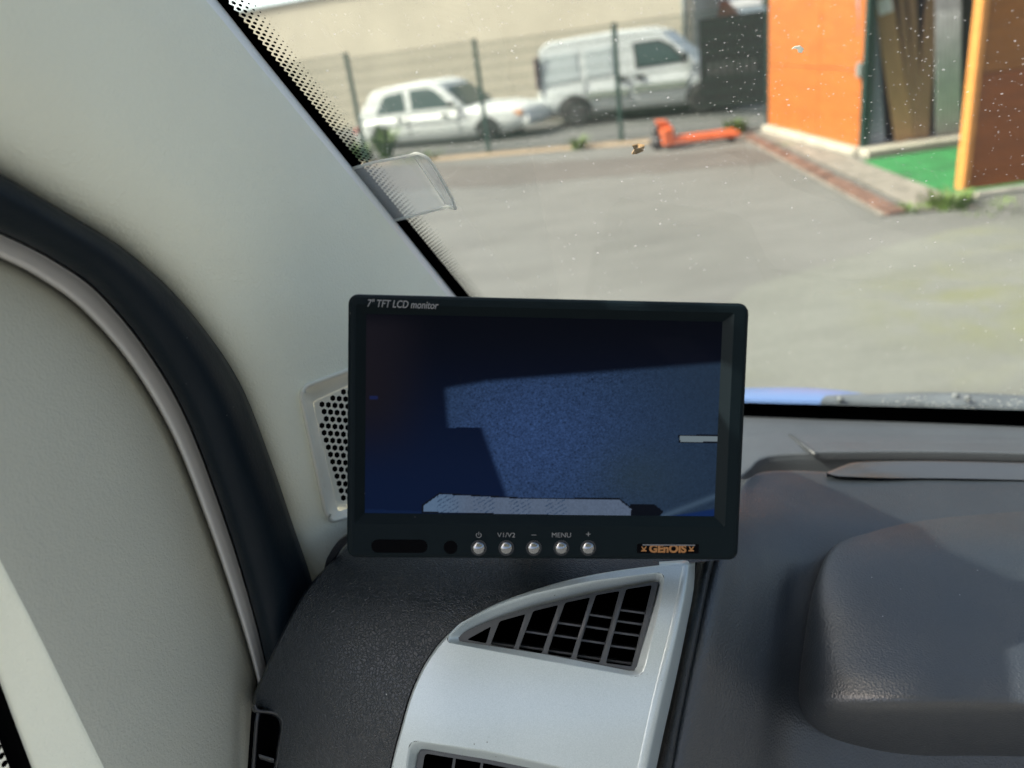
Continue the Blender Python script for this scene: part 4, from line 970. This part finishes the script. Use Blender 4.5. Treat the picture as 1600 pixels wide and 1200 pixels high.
# ------------------------------------------------------------------ TICKET CLIP ON THE WINDSCREEN
clip = thing('ticket_holder', 'clear plastic ticket holder stuck to the windscreen edge', 'ticket holder', tuple(ws_uv(*ws_px(560, 300), .006)))
def wpt(x, y, off): r = ray(x, y); return CAM+r*(((WB+WN*off-CAM)@WN)/(r@WN))
ua = [[(548, 264, .004), (580, 255, .006), (615, 248, .007), (640, 243, .008), (652, 240, .009), (668, 247, .011), (678, 260, .013)],
      [(566, 284, .004), (598, 276, .006), (630, 269, .007), (652, 263, .008), (662, 262, .009), (680, 270, .013), (692, 284, .017)],
      [(588, 316, .004), (622, 307, .006), (652, 300, .007), (676, 294, .008), (684, 293, .009), (698, 301, .014), (706, 310, .018)],
      [(610, 346, .004), (642, 338, .006), (670, 331, .007), (692, 325, .008), (700, 323, .009), (708, 326, .014), (712, 326, .018)]]
rows = [[wpt(*p) for p in r] for r in ua]; G = loft(rows, 4, 4); V, F = grid_vf(G); ob('sleeve', V, F, M['clip'], clip, True)
rim = list(G[0])+list(G[1:, -1])+list(G[-1, ::-1][1:])
MB().tube(np.array(rim), .0009, 8).build('rim', M['cliprim'], clip, True)
MB().tube(np.array([wpt(648, 247, .010), wpt(664, 270, .010), wpt(684, 300, .010), wpt(696, 318, .010)]), .00035, 6).build('fold', M['cliprim'], clip, True)
# flake of dry leaf lying on the outside of the glass
M['dryleaf'] = plain('dry_leaf', (.42, .26, .12), .7, var=.4, vs_=400)
P_ = [(988, 228), (997, 226), (1000, 231), (1007, 228), (1006, 236), (999, 235), (994, 241), (987, 241), (991, 234)]
V = [wpt(x, y, -.006-.002*(k % 2)) for k, (x, y) in enumerate(P_)]; V2 = [v-WN*.0008 for v in V]
tag(MB().loops([V, V2], True, True).build('dry_leaf_flake', M['dryleaf']), 'small brown dry leaf flake stuck on the windscreen', 'leaf')
M['speckwhite'] = glassy('white_spot', 0., (1, 1, 1), 4., 0., False)
# rain drops dried on the glass low down on the right
M['drop'] = glassy('dried_drop', 0., (.9, .93, .95), .55, .3, False)
dm_ = MB()
for k in range(230):
    x = 1360+260*rng.uniform(0, 1)**.7; y = 640+.02*(x-1360)-44*rng.uniform(0, 1)**1.6*(.35+.65*(x-1360)/260); p = wpt(x, y, -.0048); rr = .0004+.0011*rng.uniform(0, 1)**3
    a1 = RV*rr*rng.uniform(.8, 1.5); a2 = SL*rr
    dm_.loops([[p+(a1*math.cos(t)+a2*math.sin(t))*q-WN*h for t in np.linspace(0, 2*math.pi, 9)[:-1]] for q, h in ((1, 0), (.7, rr*.4))], False, True)
tag(dm_.build('dried_drops', M['drop']), kind='stuff')
# bird spot on the glass in front of the orange wall
P_ = [(1237, 77), (1242, 73), (1250, 72), (1256, 77), (1253, 83), (1247, 82), (1246, 77), (1241, 76)]
V = [wpt(x, y, -.0055) for x, y in P_]; V2 = [v-WN*.0004 for v in V]
tag(MB().loops([V, V2], True, True).build('white_speck', M['speckwhite']), 'white dropping on the windscreen before the orange wall', 'speck')

# ------------------------------------------------------------------ MONITOR
tc_ = np.array([-0.073, -0.040, 0.341]); exc = np.array([.9985, .018, .051]); upc = np.array([.021, -1., -.077])
toW = lambda v: RT*v[0]-UP*v[1]+FW*v[2]
EX = toW(exc); EX /= np.linalg.norm(EX); EY = toW(upc); EY -= EX*(EX@EY); EY /= np.linalg.norm(EY); EZ = np.cross(EX, EY)
MW, MH = .182, .120; TLc = CAM+toW(tc_)
base_p = TLc+EX*MW/2-EY*MH
mon = bpy.data.objects.new('lcd_monitor', None); mon.empty_display_size = .05; col.objects.link(mon)
mon.matrix_world = Matrix([[EX[i], EY[i], EZ[i], base_p[i]] for i in range(3)]+[[0, 0, 0, 1]]); ORG['lcd_monitor'] = np.zeros(3)
tag(mon, 'black seven inch lcd monitor showing a dark reversing camera picture', 'monitor')
def ml(x, y): r = ray(x, y); p = CAM+r*(((base_p-CAM)@EZ)/(r@EZ)); d = p-base_p; return np.array([d@EX, d@EY])
def rrect(x0, y0, x1, y1, r, w, s=6):
    out = []
    for cx_, cy_, a0 in ((x1-r, y1-r, 0), (x0+r, y1-r, 90), (x0+r, y0+r, 180), (x1-r, y0+r, 270)):
        for k in range(s+1): a = R_(a0+90*k/s); out.append((cx_+r*math.cos(a), cy_+r*math.sin(a), w))
    return out
X0, X1, Y0, Y1 = -MW/2, MW/2, 0., MH
sTL, sTR, sBR, sBL = ml(571, 491), ml(1131, 502), ml(1121, 809), ml(568, 805)
sx0, sx1 = (sTL[0]+sBL[0])/2, (sTR[0]+sBR[0])/2; sy0, sy1 = (sBL[1]+sBR[1])/2, (sTL[1]+sTR[1])/2
b = .0042
case = MB().loops([rrect(X0+.012, Y0+.012, X1-.012, Y1-.012, .004, -.030), rrect(X0+.003, Y0+.003, X1-.003, Y1-.003, .005, -.024), rrect(X0, Y0, X1, Y1, .0045, -.020), rrect(X0, Y0, X1, Y1, .0045, -.0030), rrect(X0+.0004, Y0+.0004, X1-.0004, Y1-.0004, .0042, -.0014), rrect(X0+.0014, Y0+.0014, X1-.0014, Y1-.0014, .0035, -.0003),
  rrect(X0+.0026, Y0+.0026, X1-.0026, Y1-.0026, .003, 0), rrect(sx0-b, sy0-b, sx1+b, sy1+b, .0008, 0), rrect(sx0-b+.0006, sy0-b+.0006, sx1+b-.0006, sy1+b-.0006, .0006, -.0005), rrect(sx0, sy0, sx1, sy1, .0003, -.0034)], True, False).build('case', M['case'], mon, False, True)
# screen picture: per-vertex colours on the display
def screen():
    nx, ny = 400, 228
    xs = np.linspace(sx0-.0005, sx1+.0005, nx); ys = np.linspace(sy0-.0005, sy1+.0005, ny)
    V = [(x, y, -.0036) for y in ys for x in xs]; F = [(j*nx+i, j*nx+i+1, (j+1)*nx+i+1, (j+1)*nx+i) for j in range(ny-1) for i in range(nx-1)]
    o = ob('screen', V, F, None or M['gloss'], mon, False, True); me = o.data
    # picture coordinates: s, t in 0..1 from the top left
    S, T = np.meshgrid(np.linspace(0, 1, nx), np.linspace(1, 0, ny)); px = 571+S*(1131-571)-T*3; py = 491+T*314+S*8*(1-T)+S*3*T
    def ss(a, b, x): t = np.clip((x-a)/(b-a), 0, 1); return t*t*(3-2*t)
    def seg(x0, y0, x1, y1): L = math.hypot(x1-x0, y1-y0); return ((px-x0)*(y1-y0)-(py-y0)*(x1-x0))/L        # >0 right of the direction
    c = np.zeros((ny, nx, 3))
    dark = np.array(s2l((5, 12, 30))); blk = np.array(s2l((3, 5, 12))); warm = np.array(s2l((20, 18, 24))); navy = np.array(s2l((7, 20, 46)))
    t_ = ss(490, 800, py)[..., None]; c[:] = blk*(1-t_)+navy*t_
    wl = ((1-ss(575, 690, px))*ss(480, 520, py)*(1-ss(600, 760, py)))[..., None]; c[:] = c*(1-wl)+warm*wl
    # sunlit ground
    top = 607+(px-692)*(565-607)/(1128-692); top = np.where(px < 760, 607-(px-692)*.18, 595-(px-760)*.085)
    lit = ss(-3, 5, py-top)*ss(-3, 4, px-692)
    leftcut = np.where(py < 668, 694+(py-607)*.09, 752+(py-668)*.37)
    lit = ss(-5, 6, py-top)*ss(-6, 7, px-leftcut)
    nz = rng.normal(0, 1, (ny, nx)); nz = (nz+np.roll(nz, 1, 1)*.6+np.roll(nz, 1, 0)*.5); nz /= nz.std()
    g1 = np.array(s2l((40, 60, 96))); g2 = np.array(s2l((30, 45, 62)))
    cx_ = np.exp(-(((px-830)/190)**2+((py-690)/150)**2)); rightf = ss(900, 1090, px)
    gcol = (g2*(1-cx_[..., None])+g1*cx_[..., None]); gcol = gcol*(1+.20*nz[..., None]*(1-.6*rightf[..., None])); gcol = np.clip(gcol, 0, 1)
    moss = np.exp(-(((px-1000)/70)**2+((py-745)/50)**2))[..., None]*.5; gcol = gcol*(1-moss)+np.array(s2l((38, 52, 58)))*moss
    gl2 = np.exp(-((seg(1130, 560, 1040, 620))/40)**2)[..., None]*.0; c = c*(1-lit[..., None])+gcol*lit[..., None]
    # blue body corner and pale line
    l1 = ((px > 1040)*np.exp(-((py-(806-(px-1045)*.38))/5)**2))[..., None]*.5; c = c*(1-l1)+np.array(s2l((70, 90, 110)))*l1
    bl = ss(-2, 3, py-(808-(px-1045)*.17))*(px > 1040); c = c*(1-bl[..., None])+np.array(s2l((14, 36, 78)))*bl[..., None]
    b0 = (py > 797+(px-571)*.04)*(px < 700); c[b0] = np.array(s2l((10, 26, 55)))
    def poly(pts): return np.array([[inside(pts, (px[j, i], py[j, i])) for i in range(nx)] if 670 < py[j].mean() else [False]*nx for j in range(ny)])
    dk = poly([(990, 788), (1028, 787), (1044, 799), (1036, 808), (990, 808)]); c[dk] = np.array(s2l((6, 10, 18)))
    bo = poly([(659, 790), (686, 771), (820, 778), (972, 778), (995, 795), (993, 810), (659, 803)]); c[bo] = np.array(s2l((8, 12, 20)))
    bi = poly([(662, 791), (687, 773), (820, 780), (971, 780), (992, 796), (991, 808), (662, 801)])
    bc = np.array(s2l((80, 93, 113)))*(1+.06*nz[..., None]); lf = (1-ss(680, 740, px))[..., None]*.45; bc = bc*(1-lf)+np.array(s2l((80, 110, 140)))*lf
    holes = ((rng.random((ny, nx)) > .55)*(np.sin(px*.55+py*.9) > .4)*(np.sin(px*.11) > -.3)*(px < 900)); bc[holes] = np.array(s2l((50, 68, 92)))
    c[bi] = bc[bi]
    for pts, cc in (([(1064, 677), (1131, 677), (1131, 690), (1066, 690)], (8, 12, 22)), ([(1066, 679), (1131, 679), (1131, 688), (1068, 688)], (104, 116, 122))):
        q = poly(pts); c[q] = np.array(s2l(cc))
    tk = (px > 578)*(px < 590)*(py > 619)*(py < 625); c[tk] = np.array(s2l((20, 28, 62)))
    c *= (1+.05*np.sin(np.arange(nx)*math.pi))[None, :, None]; c = np.clip(c, 0, 1)
    at_ = me.color_attributes.new('picture', 'FLOAT_COLOR', 'POINT'); arr = np.ones((ny*nx, 4), np.float32); arr[:, :3] = c.reshape(-1, 3); at_.data.foreach_set('color', arr.ravel())
    m = NT('lcd_picture'); a = m.n('VertexColor', layer_name='picture')
    m.set(Base_Color=(.001, .001, .0015), Roughness=.45, Specular_IOR_Level=.03, Emission_Color=a.outputs[0], Emission_Strength=.36)
    me.materials.clear(); me.materials.append(m.m); return o
scr = screen()
def text(s, x, y, size, name, mat, parent, shear=0., sx=1., w=.0003, bold=0., align='LEFT', clip_y=None):
    cu = bpy.data.curves.new(name, 'FONT'); cu.body = s; cu.size = size; cu.shear = shear; cu.offset = bold; cu.align_x = align; cu.extrude = 0
    o = bpy.data.objects.new(name, cu); col.objects.link(o); bpy.context.view_layer.update()
    me = bpy.data.meshes.new_from_object(o.evaluated_get(bpy.context.evaluated_depsgraph_get())); bpy.data.objects.remove(o)
    bm = bmesh.new(); bm.from_mesh(me)
    if clip_y is not None: bmesh.ops.bisect_plane(bm, geom=bm.verts[:]+bm.edges[:]+bm.faces[:], plane_co=(0, clip_y, 0), plane_no=(0, 1, 0), clear_outer=True)
    for v in bm.verts: v.co = Vector((v.co.x*sx+x, v.co.y+y, w))
    bm.to_mesh(me); bm.free(); me.materials.clear(); me.materials.append(mat)
    t = bpy.data.objects.new(name, me); col.objects.link(t); t.parent = parent; ORG[t.name] = np.zeros(3); return t
a0, a1 = ml(573, 479), ml(685, 482)
tt = text('7" TFT LCD monitor', a0[0], a0[1], .0046, 'lettering', M['print'], mon, .22, 1., .0002, .00006)
wd = max(v.co.x for v in tt.data.vertices)-a0[0]
for v in tt.data.vertices: v.co.x = a0[0]+(v.co.x-a0[0])*(a1[0]-a0[0])/wd; v.co.y += (v.co.x-a0[0])*(-.010)
def disc(c, r, w0, w1, name, mat, seg=24): 
    return MB().loops([[(c[0]+k*math.cos(a), c[1]+k*math.sin(a), w) for a in np.linspace(0, 2*math.pi, seg+1)[:-1]] for k, w in ((r, -.0002), (r, w0), (r*.92, w1))], False, True).build(name, mat, mon, False, True)
pill = [ml(580, 853), ml(668, 854)]; ph = .0031
MB().loops([rrect(pill[0][0], pill[0][1]-ph, pill[1][0], pill[0][1]+ph, ph-.0001, -.0002), rrect(pill[0][0], pill[0][1]-ph, pill[1][0], pill[0][1]+ph, ph-.0001, .0001), rrect(pill[0][0]+.0003, pill[0][1]-ph+.0003, pill[1][0]-.0003, pill[0][1]+ph-.0003, ph-.0004, .0001)], False, True).build('receiver_window', M['gloss'], mon, False, True)
disc(ml(704, 855), .0032, .0001, .0001, 'light_sensor', M['gloss'])
for x, s in ((748, None), (791, 'V1/V2'), (834, '\u2013'), (877, 'MENU'), (919, '+')):
    c = ml(x, 856)
    ring = MB().loops([[(c[0]+k*math.cos(a), c[1]+k*math.sin(a), w) for a in np.linspace(0, 2*math.pi, 25)[:-1]] for k, w in ((.0036, .0), (.0036, .0004), (.0031, .0004), (.0031, 0))]).build('button_collar', M['smoothblack'], mon, False, True)
    dome((c[0], c[1], 0), (0, 0, 1), .0031, .0019, 'button', M['chrome'], mon, 24, True, 6)
    l = ml(x, 840)
    if s: text(s, l[0], l[1]+.0002, .0031 if len(s) > 1 else .0042, 'lettering', M['print'], mon, 0, 1.08, .0002, 0., 'CENTER')
    else:
        m = MB(); rr = .0010; yy = l[1]+.0012
        A = np.linspace(R_(125), R_(415), 17); m.add([(l[0]+k*math.cos(a), yy+k*math.sin(a), .0002) for a in A for k in (rr, rr+.0003)], [(2*i, 2*i+1, 2*i+3, 2*i+2) for i in range(16)])
        m.add([(l[0]-.00015, yy, .0002), (l[0]+.00015, yy, .0002), (l[0]+.00015, yy+.0015, .0002), (l[0]-.00015, yy+.0015, .0002)], [(0, 1, 2, 3)]); m.build('lettering', M['print'], mon, False, True)
# small window with the amber name plate
q0, q1 = ml(995, 864), ml(1092, 850)
MB().loops([rrect(q0[0], q0[1], q1[0], q1[1], .0004, -.0002, 3), rrect(q0[0], q0[1], q1[0], q1[1], .0004, .0001, 3)], False, True).build('name_window', M['gloss'], mon, False, True)
n0, n1 = ml(1014, 862.5), ml(1072, 862.5)
gt = text('GEnOIS', n0[0], n0[1], .0050, 'lettering', M['amber'], mon, 0, 1., .0002, .00022, 'LEFT', .0031)
wd = max(v.co.x for v in gt.data.vertices)-n0[0]
for v in gt.data.vertices: v.co.x = n0[0]+(v.co.x-n0[0])*(n1[0]-n0[0])/wd
for x in (1006, 1080):
    c = ml(x, 857.5); k = .0017; a = .0001
    tri = [(-1, -.9), (1, -.9), (1, -.5), (.35, -.3), (1, .9), (.6, .9), (0, .1), (-.6, .9), (-1, .9), (-.35, -.3), (-1, -.5)]
    P_, F_ = cdt([(c[0]*1e4+p[0]*13, c[1]*1e4+p[1]*13) for p in tri], [], 0); MB().add([(p[0]/1e4, p[1]/1e4, .0002) for p in P_], F_).build('emblem', M['amber'], mon, False, True)
e0, e1 = ml(1004, 850.5), ml(1086, 851)
MB().box(((e0[0]+e1[0])/2, e0[1]-.0002, .0002), e1[0]-e0[0], .0006, .0002).build('window_edge', M['whiteline'], mon, False, True)
# stand foot behind the monitor, resting on the dashboard
ft = np.array([at(x, y, dd(x, y)) for x, y in ((720, 872), (960, 872))]); loc = lambda p: np.array([(p-base_p)@EX, (p-base_p)@EY, (p-base_p)@EZ])
fa, fb = loc(ft[0]), loc(ft[1]); fy = min(fa[1], fb[1]); fz = (fa[2]+fb[2])/2
bevel(MB().box((0, .03, -.036), .05, .05, .016).build('stand', M['blackplastic'], mon, False, True), .003)
bevel(MB().box((0, .020, fz/2-.022), .03, .030, .06).build('stand', M['blackplastic'], mon, False, True), .003)
cab_pts = crom(np.array([at(575, 850, .385), at(552, 838, .40), at(536, 846, .415), at(520, 868, .427), at(512, 890, .437), at(505, 930, .47)]), 6)
cl = np.array([loc(p) for p in cab_pts]); MB().tube(cl, .0022, 10).build('cable', M['smoothblack'], mon, True, True)
